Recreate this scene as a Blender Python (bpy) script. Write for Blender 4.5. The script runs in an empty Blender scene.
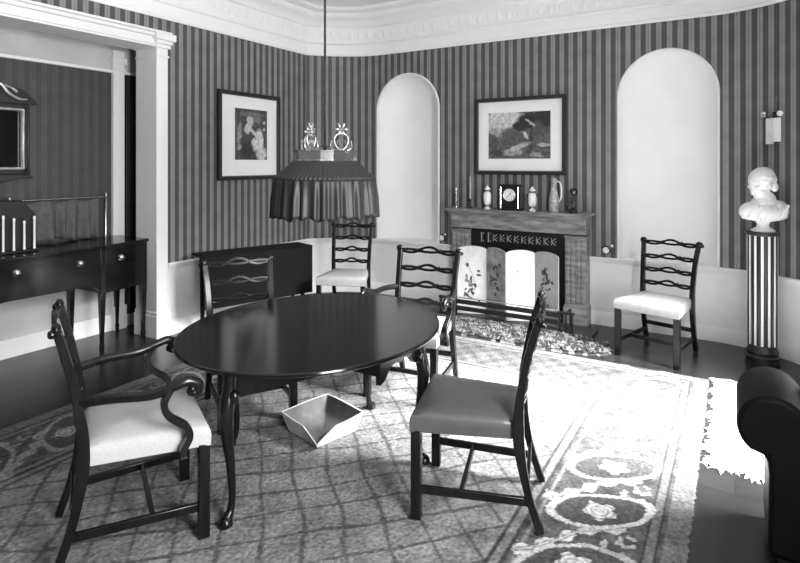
import bpy, bmesh, math, random
import numpy as np
from mathutils import Vector, Matrix, noise

rnd = random.Random(7)
SC = bpy.context.scene
COL = SC.collection
PI = math.pi
ROOM = math.radians(-31.0)          # room axes: u runs along the fireplace wall, v into the depth
CU, SU = math.cos(ROOM), math.sin(ROOM)


def W(u, v, z=0.0):
    return (CU * u - SU * v, SU * u + CU * v, z)


# ------------------------------------------------------------------ materials
def new_mat(name):
    m = bpy.data.materials.new(name)
    m.use_nodes = True
    nt = m.node_tree
    b = nt.nodes['Principled BSDF']
    return m, nt, b


def g3(c):
    return (c, c, c, 1.0)


def plain(name, c, rough=0.6, metal=0.0, var=0.12, scale=14.0, bump=0.0, bscale=60.0, spec=0.5, coat=0.0, stretch=None):
    m, nt, b = new_mat(name)
    N, L = nt.nodes, nt.links
    tc = N.new('ShaderNodeTexCoord')
    src = tc.outputs['Object']
    if stretch:
        mp = N.new('ShaderNodeMapping')
        mp.inputs['Scale'].default_value = stretch
        L.new(src, mp.inputs['Vector'])
        src = mp.outputs['Vector']
    nz = N.new('ShaderNodeTexNoise')
    nz.inputs['Scale'].default_value = scale
    nz.inputs['Detail'].default_value = 5
    L.new(src, nz.inputs['Vector'])
    rp = N.new('ShaderNodeValToRGB')
    rp.color_ramp.elements[0].position = 0.3
    rp.color_ramp.elements[1].position = 0.7
    rp.color_ramp.elements[0].color = g3(max(c * (1 - var), 0.0))
    rp.color_ramp.elements[1].color = g3(min(c * (1 + var), 1.0))
    L.new(nz.outputs['Fac'], rp.inputs['Fac'])
    L.new(rp.outputs['Color'], b.inputs['Base Color'])
    b.inputs['Roughness'].default_value = rough
    b.inputs['Metallic'].default_value = metal
    b.inputs['Specular IOR Level'].default_value = spec
    b.inputs['Coat Weight'].default_value = coat
    b.inputs['Coat Roughness'].default_value = 0.12
    if bump > 0:
        n2 = N.new('ShaderNodeTexNoise')
        n2.inputs['Scale'].default_value = bscale
        n2.inputs['Detail'].default_value = 4
        L.new(src, n2.inputs['Vector'])
        bp = N.new('ShaderNodeBump')
        bp.inputs['Strength'].default_value = bump
        bp.inputs['Distance'].default_value = 0.01
        L.new(n2.outputs['Fac'], bp.inputs['Height'])
        L.new(bp.outputs['Normal'], b.inputs['Normal'])
    return m


M = {}
M['white'] = plain('white_paint', 0.80, 0.55, var=0.02, bump=0.03, bscale=30)
M['white_shaded'] = plain('shaded_white_paint', 0.50, 0.6, var=.1, scale=4)  # same white paint, darkened to carry the shade inside the recess
M['ceiling'] = plain('ceiling_plaster', 0.86, 0.8, var=0.015)
M['niche'] = plain('niche_plaster', 0.88, 0.75, var=0.03, scale=3, bump=0.03, bscale=60)
M['wood'] = plain('dark_mahogany', 0.0045, 0.26, var=0.5, scale=5, stretch=(6, 6, 1.0), spec=0.36)
M['table'] = plain('polished_mahogany', 0.004, 0.14, var=0.35, scale=4, stretch=(1.5, 12, 6), spec=0.42)
M['old_oak'] = plain('blackened_oak', 0.003, 0.5, var=.4, stretch=(6, 1, 6), spec=.12)
M['sideboard'] = plain('sideboard_mahogany', 0.006, 0.17, var=0.45, scale=3, stretch=(5, 1.2, 5), spec=0.45)
M['mantel'] = plain('weathered_oak', 0.21, 0.45, var=0.5, scale=4, stretch=(1.5, 5, 7), bump=0.05)
M['black'] = plain('black_iron', 0.004, 0.45, var=0.2)
M['frame'] = plain('black_frame', 0.018, 0.35, var=0.2)
M['mat'] = plain('white_mount', 0.82, 0.8, var=0.015)
M['seat_pale'] = plain('pale_leather', 0.27, 0.55, var=0.08, scale=20, bump=0.05, bscale=120)
M['seat_cloth'] = plain('pale_cloth', 0.37, 0.85, var=0.10, scale=160, bump=0.25, bscale=320)
M['seat_grey'] = plain('grey_leather', 0.055, 0.36, var=0.12, scale=12, bump=0.05, bscale=160)
M['leather_dark'] = plain('dark_leather', 0.003, 0.6, var=0.3, scale=8, bump=0.06, bscale=70, spec=0.1)
M['shade'] = plain('dark_silk', 0.012, 0.55, var=0.15, scale=30, stretch=(4, 4, 0.6))
M['brass'] = plain('brass', 0.55, 0.22, metal=0.95, var=0.1)
M['gilt'] = plain('gilt_wood', 0.50, 0.32, metal=0.75, var=0.25, scale=30)
M['chrome'] = plain('polished_metal', 0.75, 0.15, metal=1.0, var=0.05)
M['pewter'] = plain('tarnished_silver', .30, .38, metal=.9, var=.3, scale=60)
M['bronze'] = plain('dark_bronze', 0.07, 0.25, metal=0.7, var=0.4, scale=40)
M['porcelain'] = plain('white_porcelain', 0.80, 0.2, var=0.04)
M['marble'] = plain('white_marble', 0.82, 0.5, var=0.05, scale=9)
M['stripe_dark'] = plain('black_stripe', 0.015, 0.35, var=0.2)
M['curtain'] = plain('grey_curtain', 0.085, 0.8, var=0.2, scale=25)
M['enamel'] = plain('pale_enamel', 0.50, 0.45, var=0.08, scale=12)
M['enamel_in'] = plain('dark_grey_lining', 0.06, 0.7, var=0.35, scale=14)  # inside of the tub, much darker than its shell
M['hearth'] = plain('slate', 0.03, 0.6, var=0.3)
M['soot'] = plain('soot', 0.008, 0.9, var=0.3)
M['tuft_dark'] = plain('dark_wool', 0.022, 0.95, var=0.3)
M['tuft_light'] = plain('pale_wool', 0.17, 0.95, var=0.2)
M['fur'] = plain('white_fleece', 0.80, 0.95, var=0.08, scale=25, bump=0.4, bscale=60)
M['silk'] = plain('cream_silk', 0.78, 0.7, var=0.03)
M['leaf'] = plain('painted_leaf', 0.10, 0.7, var=0.4, scale=60)
M['jug'] = plain('glazed_stoneware', 0.34, 0.3, var=0.55, scale=30)
M['door'] = plain('dark_door', 0.012, 0.6, var=0.3, stretch=(4, 4, 1))
M['glass'] = plain('sconce_glass', 0.62, 0.3, var=0.1)


def mirror_mat():
    m, nt, b = new_mat('old_mirror')
    b.inputs['Base Color'].default_value = g3(0.10)
    b.inputs['Metallic'].default_value = 1.0
    b.inputs['Roughness'].default_value = 0.06
    return m


M['mirror'] = mirror_mat()


def paper_mat(name='striped_wallpaper', lo=.066, hi=.24, mid=.18):
    """striped wallpaper: broad light and dark stripes along the wall's own length (UV.x in metres)"""
    m, nt, b = new_mat(name)
    N, L = nt.nodes, nt.links
    uv = N.new('ShaderNodeUVMap')
    uv.uv_map = 'UVMap'
    sp = N.new('ShaderNodeSeparateXYZ')
    L.new(uv.outputs['UV'], sp.inputs[0])
    mul = N.new('ShaderNodeMath'); mul.operation = 'MULTIPLY'; mul.inputs[1].default_value = 1 / 0.088
    L.new(sp.outputs['X'], mul.inputs[0])
    fr = N.new('ShaderNodeMath'); fr.operation = 'FRACT'
    L.new(mul.outputs[0], fr.inputs[0])
    rp = N.new('ShaderNodeValToRGB')
    cr = rp.color_ramp
    stops = [(0.0, lo), (0.44, lo), (0.48, hi), (0.62, hi), (0.65, mid), (0.70, mid), (0.73, hi), (0.94, hi), (0.98, lo)]
    cr.elements[0].position, cr.elements[0].color = stops[0][0], g3(stops[0][1])
    cr.elements[1].position, cr.elements[1].color = stops[1][0], g3(stops[1][1])
    for p, c in stops[2:]:
        e = cr.elements.new(p); e.color = g3(c)
    L.new(fr.outputs[0], rp.inputs['Fac'])
    nz = N.new('ShaderNodeTexNoise'); nz.inputs['Scale'].default_value = 7; nz.inputs['Detail'].default_value = 6
    L.new(uv.outputs['UV'], nz.inputs['Vector'])
    mr = N.new('ShaderNodeMapRange'); mr.inputs[1].default_value = .3; mr.inputs[2].default_value = .7
    mr.inputs[3].default_value = .85; mr.inputs[4].default_value = 1.12
    L.new(nz.outputs['Fac'], mr.inputs[0])
    mx = N.new('ShaderNodeMix'); mx.data_type = 'RGBA'; mx.blend_type = 'MULTIPLY'; mx.inputs[0].default_value = 1.0
    L.new(rp.outputs['Color'], mx.inputs[6]); L.new(mr.outputs[0], mx.inputs[7])
    L.new(mx.outputs[2], b.inputs['Base Color'])
    b.inputs['Roughness'].default_value = 0.62
    return m


M['paper'] = paper_mat()
M['paper_recess'] = paper_mat('shaded_wallpaper', .042, .060, .052)  # same striped paper, recess shade put into its stripe colours


def floor_mat():
    m, nt, b = new_mat('stained_floorboards')
    N, L = nt.nodes, nt.links
    tc = N.new('ShaderNodeTexCoord')
    br = N.new('ShaderNodeTexBrick')
    br.inputs['Scale'].default_value = 1.0
    br.inputs['Brick Width'].default_value = 2.6
    br.inputs['Row Height'].default_value = 0.16
    br.inputs['Mortar Size'].default_value = 0.003
    br.inputs['Color1'].default_value = g3(0.014); br.inputs['Color2'].default_value = g3(0.021); br.inputs['Mortar'].default_value = g3(0.008)
    L.new(tc.outputs['Object'], br.inputs['Vector'])
    mp = N.new('ShaderNodeMapping'); mp.inputs['Scale'].default_value = (2, 18, 1)
    L.new(tc.outputs['Object'], mp.inputs['Vector'])
    nz = N.new('ShaderNodeTexNoise'); nz.inputs['Scale'].default_value = 3; nz.inputs['Detail'].default_value = 6
    L.new(mp.outputs[0], nz.inputs['Vector'])
    mr = N.new('ShaderNodeMapRange'); mr.inputs[3].default_value = .5; mr.inputs[4].default_value = 1.5
    L.new(nz.outputs['Fac'], mr.inputs[0])
    mx = N.new('ShaderNodeMix'); mx.data_type = 'RGBA'; mx.blend_type = 'MULTIPLY'; mx.inputs[0].default_value = 1.0
    L.new(br.outputs['Color'], mx.inputs[6]); L.new(mr.outputs[0], mx.inputs[7])
    L.new(mx.outputs[2], b.inputs['Base Color'])
    b.inputs['Roughness'].default_value = 0.27
    b.inputs['Specular IOR Level'].default_value = 0.35
    return m


M['floor'] = floor_mat()


def carpet_mat():
    m, nt, b = new_mat('woven_carpet')
    N, L = nt.nodes, nt.links
    at = N.new('ShaderNodeVertexColor'); at.layer_name = 'weave'
    tc = N.new('ShaderNodeTexCoord')
    nz = N.new('ShaderNodeTexNoise'); nz.inputs['Scale'].default_value = 55; nz.inputs['Detail'].default_value = 6
    L.new(tc.outputs['Object'], nz.inputs['Vector'])
    n3 = N.new('ShaderNodeTexNoise'); n3.inputs['Scale'].default_value = 5; n3.inputs['Detail'].default_value = 5
    L.new(tc.outputs['Object'], n3.inputs['Vector'])
    mr = N.new('ShaderNodeMapRange'); mr.inputs[1].default_value = .3; mr.inputs[2].default_value = .7
    mr.inputs[3].default_value = .62; mr.inputs[4].default_value = 1.35
    L.new(nz.outputs['Fac'], mr.inputs[0])
    m3 = N.new('ShaderNodeMapRange'); m3.inputs[1].default_value = .3; m3.inputs[2].default_value = .7
    m3.inputs[3].default_value = .75; m3.inputs[4].default_value = 1.2
    L.new(n3.outputs['Fac'], m3.inputs[0])
    mm = N.new('ShaderNodeMath'); mm.operation = 'MULTIPLY'
    L.new(mr.outputs[0], mm.inputs[0]); L.new(m3.outputs[0], mm.inputs[1])
    mx = N.new('ShaderNodeMix'); mx.data_type = 'RGBA'; mx.blend_type = 'MULTIPLY'; mx.inputs[0].default_value = 1.0
    L.new(at.outputs['Color'], mx.inputs[6]); L.new(mm.outputs[0], mx.inputs[7])
    L.new(mx.outputs[2], b.inputs['Base Color'])
    b.inputs['Roughness'].default_value = 0.95
    b.inputs['Specular IOR Level'].default_value = 0.1
    bp = N.new('ShaderNodeBump'); bp.inputs['Strength'].default_value = 0.6; bp.inputs['Distance'].default_value = 0.012
    L.new(nz.outputs['Fac'], bp.inputs['Height']); L.new(bp.outputs['Normal'], b.inputs['Normal'])
    return m


M['carpet'] = carpet_mat()


def print_mat(name, base, blobs, seed=0.0, wob=0.25, nscale=6.0):
    """a printed picture: soft irregular patches of tone over a ground; coordinates are metres in the print's own plane (local x, z)"""
    m, nt, b = new_mat(name)
    N, L = nt.nodes, nt.links
    tc = N.new('ShaderNodeTexCoord')
    nz = N.new('ShaderNodeTexNoise'); nz.inputs['Scale'].default_value = nscale * 4; nz.inputs['Detail'].default_value = 6
    mp = N.new('ShaderNodeMapping'); mp.inputs['Location'].default_value = (seed, seed, seed)
    L.new(tc.outputs['Object'], mp.inputs[0]); L.new(mp.outputs[0], nz.inputs['Vector'])
    sub = N.new('ShaderNodeVectorMath'); sub.operation = 'SUBTRACT'; sub.inputs[1].default_value = (.5, .5, .5)
    L.new(nz.outputs['Color'], sub.inputs[0])
    sc_ = N.new('ShaderNodeVectorMath'); sc_.operation = 'SCALE'; sc_.inputs[3].default_value = wob
    L.new(sub.outputs[0], sc_.inputs[0])
    add = N.new('ShaderNodeVectorMath'); add.operation = 'ADD'
    L.new(tc.outputs['Object'], add.inputs[0]); L.new(sc_.outputs[0], add.inputs[1])
    prev = None
    rp = N.new('ShaderNodeValToRGB')
    rp.color_ramp.elements[0].position = .35; rp.color_ramp.elements[1].position = .65
    k_ = .4 if base < .3 else .06
    rp.color_ramp.elements[0].color = g3(base * (1 - k_)); rp.color_ramp.elements[1].color = g3(base * (1 + k_))
    L.new(nz.outputs['Fac'], rp.inputs['Fac'])
    prev = rp.outputs['Color']
    for (x, z, rx, rz, ang, c) in blobs:
        q = N.new('ShaderNodeMapping'); q.vector_type = 'TEXTURE'
        q.inputs['Location'].default_value = (x, 0, z)
        q.inputs['Rotation'].default_value = (0, ang, 0)
        q.inputs['Scale'].default_value = (rx, 100, rz)
        L.new(add.outputs[0], q.inputs['Vector'])
        ln = N.new('ShaderNodeVectorMath'); ln.operation = 'LENGTH'
        L.new(q.outputs[0], ln.inputs[0])
        mr = N.new('ShaderNodeMapRange'); mr.inputs[1].default_value = .75; mr.inputs[2].default_value = 1.1
        mr.inputs[3].default_value = 1; mr.inputs[4].default_value = 0
        L.new(ln.outputs['Value'], mr.inputs[0])
        mx = N.new('ShaderNodeMix'); mx.data_type = 'RGBA'
        L.new(mr.outputs[0], mx.inputs[0]); L.new(prev, mx.inputs[6]); mx.inputs[7].default_value = g3(c)
        prev = mx.outputs[2]
    fn = N.new('ShaderNodeTexNoise'); fn.inputs['Scale'].default_value = 26; fn.inputs['Detail'].default_value = 7
    L.new(tc.outputs['Object'], fn.inputs['Vector'])
    fr_ = N.new('ShaderNodeMapRange'); fr_.inputs[1].default_value = .32; fr_.inputs[2].default_value = .68
    fr_.inputs[3].default_value = (.66 if base < .2 else .94); fr_.inputs[4].default_value = (1.36 if base < .2 else 1.04)
    L.new(fn.outputs['Fac'], fr_.inputs[0])
    fm = N.new('ShaderNodeMix'); fm.data_type = 'RGBA'; fm.blend_type = 'MULTIPLY'; fm.inputs[0].default_value = 1.0
    L.new(prev, fm.inputs[6]); L.new(fr_.outputs[0], fm.inputs[7])
    L.new(fm.outputs[2], b.inputs['Base Color'])
    b.inputs['Roughness'].default_value = 0.6
    return m


# ------------------------------------------------------------------ mesh helpers
def catmull(pts, n=8):
    P = [Vector(p) for p in pts]
    out = []
    for i in range(len(P) - 1):
        p0 = P[max(i - 1, 0)]; p1 = P[i]; p2 = P[i + 1]; p3 = P[min(i + 2, len(P) - 1)]
        for k in range(n):
            t = k / n
            out.append(0.5 * ((2 * p1) + (p2 - p0) * t + (2 * p0 - 5 * p1 + 4 * p2 - p3) * t * t + (3 * p1 - p0 - 3 * p2 + p3) * t ** 3))
    out.append(P[-1])
    return out


def lerp_list(vals, n):
    v = [Vector((x, 0, 0)) if not isinstance(x, (tuple, list)) else Vector((x[0], x[1], 0)) for x in vals]
    return catmull(v, n)


class MB:
    def __init__(self):
        self.bm = bmesh.new(); self.mi = 0

    def face(self, vs):
        try:
            f = self.bm.faces.new(vs); f.material_index = self.mi; return f
        except ValueError:
            return None

    def box(self, c, s, rz=0.0, taper=None, rot=None):
        cx, cy, cz = c; sx, sy, sz = s[0] / 2, s[1] / 2, s[2] / 2
        R = rot if rot is not None else Matrix.Rotation(rz, 3, 'Z')
        vs = []
        for z in (-1, 1):
            k = 1.0 if (taper is None or z > 0) else taper
            for x, y in ((-1, -1), (1, -1), (1, 1), (-1, 1)):
                vs.append(self.bm.verts.new(R @ Vector((x * sx * k, y * sy * k, z * sz)) + Vector(c)))
        for f in ((3, 2, 1, 0), (4, 5, 6, 7), (0, 1, 5, 4), (1, 2, 6, 5), (2, 3, 7, 6), (3, 0, 4, 7)):
            self.face([vs[i] for i in f])
        return self

    def sweep(self, pts, sec, ref=(0, 0, 1), scale=None, caps=True, closed=False):
        """sweep a 2-D section [(a,b)] along pts; a runs along side = t x ref, b along the normal"""
        P = [Vector(p) for p in pts]; n = len(P); rings = []
        ref = Vector(ref)
        prev_side = None
        for i in range(n):
            if closed:
                t = P[(i + 1) % n] - P[(i - 1) % n]
            else:
                t = P[min(i + 1, n - 1)] - P[max(i - 1, 0)]
            t.normalize()
            side = t.cross(ref)
            if side.length < 1e-4:
                side = prev_side if prev_side is not None else t.orthogonal()
            side.normalize()
            if prev_side is not None and side.dot(prev_side) < 0:
                side = -side
            prev_side = side
            nrm = side.cross(t)
            s = scale[i] if scale is not None else 1.0
            if isinstance(s, (int, float)):
                s = (s, s)
            rings.append([self.bm.verts.new(P[i] + side * (a * s[0]) + nrm * (b * s[1])) for a, b in sec])
        m = len(sec)
        for i in range(n if closed else n - 1):
            A, B = rings[i], rings[(i + 1) % n]
            for j in range(m):
                self.face([A[j], A[(j + 1) % m], B[(j + 1) % m], B[j]])
        if caps and not closed:
            self.face(list(reversed(rings[0]))); self.face(rings[-1])
        return self

    def tube(self, pts, r, seg=10, closed=False, ref=None):
        sec = [(math.cos(2 * PI * k / seg), math.sin(2 * PI * k / seg)) for k in range(seg)]
        n = len(pts)
        sc = r if isinstance(r, (list, tuple)) else [r] * n
        if ref is None:
            d = (Vector(pts[-1]) - Vector(pts[0]))
            if closed or d.length < 1e-6:
                d = Vector(pts[n // 3]) - Vector(pts[0])
            ref = (1, 0.13, 0.07) if abs(d.normalized().z) > .7 else (0.05, 0.03, 1)
        return self.sweep(pts, sec, ref, sc, True, closed)

    def bar(self, pts, w, h, ref=(0, 0, 1), scale=None):
        sec = [(-w / 2, -h / 2), (w / 2, -h / 2), (w / 2, h / 2), (-w / 2, h / 2)]
        return self.sweep(pts, sec, ref, scale)

    def lathe(self, prof, seg=28, c=(0, 0, 0), mod=None, axis='Z'):
        rings = []
        for r, z in prof:
            ring = []
            for k in range(seg):
                a = 2 * PI * k / seg
                rr = r if mod is None else r * mod(a, z)
                p = Vector((rr * math.cos(a), rr * math.sin(a), z))
                if axis == 'Y': p = Vector((p.x, p.z, p.y))
                if axis == 'X': p = Vector((p.z, p.x, p.y))
                ring.append(self.bm.verts.new(p + Vector(c)))
            rings.append(ring)
        for i in range(len(rings) - 1):
            A, B = rings[i], rings[i + 1]
            for j in range(seg):
                self.face([A[j], A[(j + 1) % seg], B[(j + 1) % seg], B[j]])
        self.face(list(reversed(rings[0]))); self.face(rings[-1])
        return self

    def ell(self, c, r, seg=16, rot=None):
        Mx = Matrix.Translation(Vector(c)) @ (rot.to_4x4() if rot is not None else Matrix.Identity(4)) @ Matrix.Diagonal((r[0], r[1], r[2], 1))
        res = bmesh.ops.create_uvsphere(self.bm, u_segments=seg, v_segments=max(6, seg // 2), radius=1.0, matrix=Mx)
        for v in res['verts']:
            for f in v.link_faces: f.material_index = self.mi
        return self

    def prism(self, poly, y0, y1, plane='xz'):
        """extrude a polygon drawn in a plane through the third axis"""
        def P(a, b, c):
            return Vector((a, c, b)) if plane == 'xz' else (Vector((c, a, b)) if plane == 'yz' else Vector((a, b, c)))
        A = [self.bm.verts.new(P(a, b, y0)) for a, b in poly]
        B = [self.bm.verts.new(P(a, b, y1)) for a, b in poly]
        n = len(poly)
        for i in range(n):
            self.face([A[i], A[(i + 1) % n], B[(i + 1) % n], B[i]])
        self.face(list(reversed(A))); self.face(B)
        return self

    def grid(self, fn, nu, nv, closed_u=False):
        V = [[self.bm.verts.new(fn(i / nu, j / nv)) for i in range(nu if closed_u else nu + 1)] for j in range(nv + 1)]
        w = len(V[0])
        for j in range(nv):
            for i in range(nu):
                self.face([V[j][i], V[j][(i + 1) % w], V[j + 1][(i + 1) % w], V[j + 1][i]])
        return self

    def build(self, name, mats, parent=None, bevel=0.0, ang=35, subsurf=0, solid=0.0, weld=False, loc=None, rz=None):
        bmesh.ops.recalc_face_normals(self.bm, faces=self.bm.faces[:])
        me = bpy.data.meshes.new(name)
        self.bm.to_mesh(me); self.bm.free()
        for m in (mats if isinstance(mats, (list, tuple)) else [mats]):
            me.materials.append(m)
        me.shade_smooth()
        me.set_sharp_from_angle(angle=math.radians(ang))
        o = bpy.data.objects.new(name, me); COL.objects.link(o)
        if parent is not None: o.parent = parent
        if loc is not None: o.location = loc
        if rz is not None: o.rotation_euler = (0, 0, rz)
        if solid:
            s = o.modifiers.new('solid', 'SOLIDIFY'); s.thickness = solid; s.offset = 0
        if bevel:
            b = o.modifiers.new('bevel', 'BEVEL'); b.width = bevel; b.segments = 2; b.limit_method = 'ANGLE'; b.angle_limit = math.radians(40)
        if subsurf:
            s = o.modifiers.new('sub', 'SUBSURF'); s.levels = subsurf; s.render_levels = subsurf
        return o


def empty(name, label, cat, loc=(0, 0, 0), rz=0.0, group=None):
    o = bpy.data.objects.new(name, None); COL.objects.link(o)
    o.empty_display_size = .1
    o.location = loc; o.rotation_euler = (0, 0, rz)
    o['label'] = label; o['category'] = cat
    if group: o['group'] = group
    return o


def tag(o, label, cat, group=None):
    o['label'] = label; o['category'] = cat
    if group: o['group'] = group
    return o


def struct(mb, name, mat, **k):
    o = mb.build(name, mat, **k)
    o.rotation_euler = (0, 0, ROOM); o['kind'] = 'structure'
    return o


def copy_tree(o, parent=None):
    c = o.copy(); COL.objects.link(c)
    if parent is not None: c.parent = parent
    for ch in list(o.children): copy_tree(ch, c)
    return c


# ------------------------------------------------------------------ the room
UL, UR = -4.38, 0.72          # left wall, right (window) wall
VR = -1.6                     # rear wall behind the viewpoint
ZC = 3.36                     # ceiling
ZP = 2.84                     # top of the wallpaper
ZD = 0.64                     # top of the dado
U0 = -1.90                    # axis of the fireplace wall
NW, NT = 0.41, 2.58           # niche half width, apex
NC = (-3.255, -0.535)


def wv(u):                    # the fireplace wall is gently bowed at both ends
    d = abs(u - U0)
    return 5.58 - 0.75 * max(d - 1.7, 0.0) ** 2


def arch(u):                  # bottom and top of the niche opening at u, or None
    for c in NC:
        if abs(u - c) < NW - 1e-6:
            return NT - NW + math.sqrt(max(NW * NW - (u - c) ** 2, 0))
        if abs(abs(u - c) - NW) <= 1e-6:
            return NT - NW
    return None


us = set([UL, UR])
for k in range(61): us.add(UL + (UR - UL) * k / 60)
for c in NC:
    us = set(x for x in us if not (c - NW - .02 < x < c + NW + .02))
    for k in range(49): us.add(c - NW * math.cos(PI * k / 48))
us = sorted(us)
arc = [0.0]
for a, b in zip(us[:-1], us[1:]):
    arc.append(arc[-1] + math.hypot(b - a, wv(b) - wv(a)))


def uv_wall(name, quads, mat):
    """quads: list of ((u,v,z,s) x 4); makes a wall with UVs in metres"""
    bm = bmesh.new(); uvl = bm.loops.layers.uv.new('UVMap')
    cache = {}
    for q in quads:
        vs = []
        for (u, v, z, s) in q:
            k = (round(u, 5), round(v, 5), round(z, 5))
            if k not in cache: cache[k] = bm.verts.new((u, v, z))
            vs.append(cache[k])
        if len(set(vs)) < 3: continue
        try: f = bm.faces.new(vs)
        except ValueError: continue
        for lp, (u, v, z, s) in zip(f.loops, q): lp[uvl].uv = (s, z)
    me = bpy.data.meshes.new(name); bm.to_mesh(me); bm.free(); me.materials.append(mat)
    o = bpy.data.objects.new(name, me); COL.objects.link(o)
    o.rotation_euler = (0, 0, ROOM); o['kind'] = 'structure'
    return o


Q = []
for i in range(len(us) - 1):
    a, b = us[i], us[i + 1]; mid = (a + b) / 2
    inn = any(abs(mid - c) < NW for c in NC)
    za, zb = (arch(a), arch(b)) if inn else (ZD, ZD)
    Q.append(((a, wv(a), za, arc[i]), (b, wv(b), zb, arc[i + 1]), (b, wv(b), ZP, arc[i + 1]), (a, wv(a), ZP, arc[i])))
uv_wall('wall_back', Q, M['paper'])
mb = MB()
for i in range(len(us) - 1):
    a, b = us[i], us[i + 1]
    for z0, z1 in ((-.02, ZD), (ZP, ZC)):
        vs = [mb.bm.verts.new(p) for p in ((a, wv(a), z0), (b, wv(b), z0), (b, wv(b), z1), (a, wv(a), z1))]
        mb.face(vs)
bmesh.ops.remove_doubles(mb.bm, verts=mb.bm.verts[:], dist=1e-4)
struct(mb, 'wall_back_plain', M['white'])

# niches: half-round recess, quarter-sphere head, floor at dado height
for c in NC:
    mb = MB(); zs = NT - NW; dep = 0.34
    n = 28
    def pt(th, z, k=1.0, c=c, dep=dep):
        u = c - NW * math.cos(th) * k
        base = wv(c - NW * math.cos(th) * k)
        return Vector((u, base + dep * math.sin(th) * k, z))
    rows = [[mb.bm.verts.new(pt(PI * i / n, ZD + (zs - ZD) * j / 6)) for i in range(n + 1)] for j in range(7)]
    for j in range(1, 14):
        ph = (PI / 2) * j / 14
        rows.append([mb.bm.verts.new(pt(PI * i / n, zs + NW * math.sin(ph), math.cos(ph))) for i in range(n + 1)])
    for j in range(len(rows) - 1):
        for i in range(n): mb.face([rows[j][i], rows[j][i + 1], rows[j + 1][i + 1], rows[j + 1][i]])
    top = mb.bm.verts.new((c, wv(c), NT))
    for i in range(n): mb.face([rows[-1][i], rows[-1][i + 1], top])
    mb.face(rows[0])
    struct(mb, 'wall_niche', M['niche'])
    # thin white bead round the arched opening
    mb = MB()
    path = [(c - NW, wv(c - NW) - .002, ZD + .01)]
    path += [(c - NW * math.cos(PI * k / 32), wv(c - NW * math.cos(PI * k / 32)) - .002, zs + NW * math.sin(PI * k / 32)) for k in range(33)]
    path += [(c + NW, wv(c + NW) - .002, ZD + .01)]
    mb.tube(path, .012, 8, ref=(0, 1, 0))
    struct(mb, 'trim_%d' % (1 if c < -2 else 2), M['white'])

# left wall with the wide opening to the sideboard recess
VC0, VC1 = 3.11, 3.225        # the square column at the end of the opening
VO = 0.30                     # near end of the opening
DEEP = 0.30
Q = []
def lw(v0, v1, z0, z1):
    Q.append(((UL, v0, z0, -v0), (UL, v1, z0, -v1), (UL, v1, z1, -v1), (UL, v0, z1, -v0)))
vend = wv(UL)
lw(VC1, vend, ZD, ZP); lw(VO, VC1, 2.70, ZP); lw(VR, VO, ZD, ZP)
uv_wall('wall_left', Q, M['paper'])
mb = MB()
for v0, v1, z0, z1 in ((VC1, vend, -.02, ZD), (VR, VO, -.02, ZD), (VR, vend, ZP, ZC)):
    mb.face([mb.bm.verts.new(p) for p in ((UL, v0, z0), (UL, v1, z0), (UL, v1, z1), (UL, v0, z1))])
struct(mb, 'wall_left_plain', M['white'])

UA = -4.97                    # back of the recess
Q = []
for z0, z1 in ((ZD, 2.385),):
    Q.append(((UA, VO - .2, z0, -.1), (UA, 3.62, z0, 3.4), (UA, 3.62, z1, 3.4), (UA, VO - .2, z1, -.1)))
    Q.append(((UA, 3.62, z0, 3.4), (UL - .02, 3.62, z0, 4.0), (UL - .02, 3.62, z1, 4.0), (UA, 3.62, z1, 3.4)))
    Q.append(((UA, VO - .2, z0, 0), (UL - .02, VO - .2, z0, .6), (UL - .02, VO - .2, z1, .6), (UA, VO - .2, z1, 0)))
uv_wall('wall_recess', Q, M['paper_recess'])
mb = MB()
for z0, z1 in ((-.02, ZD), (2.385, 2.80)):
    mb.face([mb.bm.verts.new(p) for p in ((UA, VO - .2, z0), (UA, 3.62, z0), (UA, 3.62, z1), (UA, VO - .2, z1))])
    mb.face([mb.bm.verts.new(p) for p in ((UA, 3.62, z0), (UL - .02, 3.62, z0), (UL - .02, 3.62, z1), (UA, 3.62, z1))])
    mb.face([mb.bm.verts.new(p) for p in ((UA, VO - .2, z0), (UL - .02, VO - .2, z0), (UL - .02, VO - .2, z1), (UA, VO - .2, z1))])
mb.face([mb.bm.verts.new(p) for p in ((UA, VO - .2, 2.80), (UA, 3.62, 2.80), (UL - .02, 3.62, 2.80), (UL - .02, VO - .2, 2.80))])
struct(mb, 'wall_recess_plain', M['white_shaded'])
mb = MB(); mb.box((UA + .015, (VO + 3.19) / 2 - .1, 2.40), (.03, 3.3, .03)); mb.box((UA + .02, 1.65, ZD), (.03, 2.9, .03))
mb.box((UA + .012, 1.65, .07), (.024, 2.9, .16))
struct(mb, 'baseboard_recess', M['white'], bevel=.006)
mb = MB(); mb.box((UA + .02, 3.115, 1.30), (.04, .11, 2.6)); mb.box((UA + .03, 3.115, .11), (.06, .13, .22)); mb.box((UA + .03, 3.115, 2.50), (.06, .14, .06)); mb.box((UA + .025, 3.115, 2.42), (.05, .125, .03))
struct(mb, 'trim_3', M['white'], bevel=.004)
mb = MB(); mb.box((UA + .02, 3.40, 1.25), (.03, .42, 2.26))
for z0, z1 in ((.25, 1.0), (1.12, 2.25)): mb.box((UA + .036, 3.40, (z0 + z1) / 2), (.012, .30, z1 - z0))
struct(mb, 'door_1', M['door'], bevel=.004)

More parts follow.
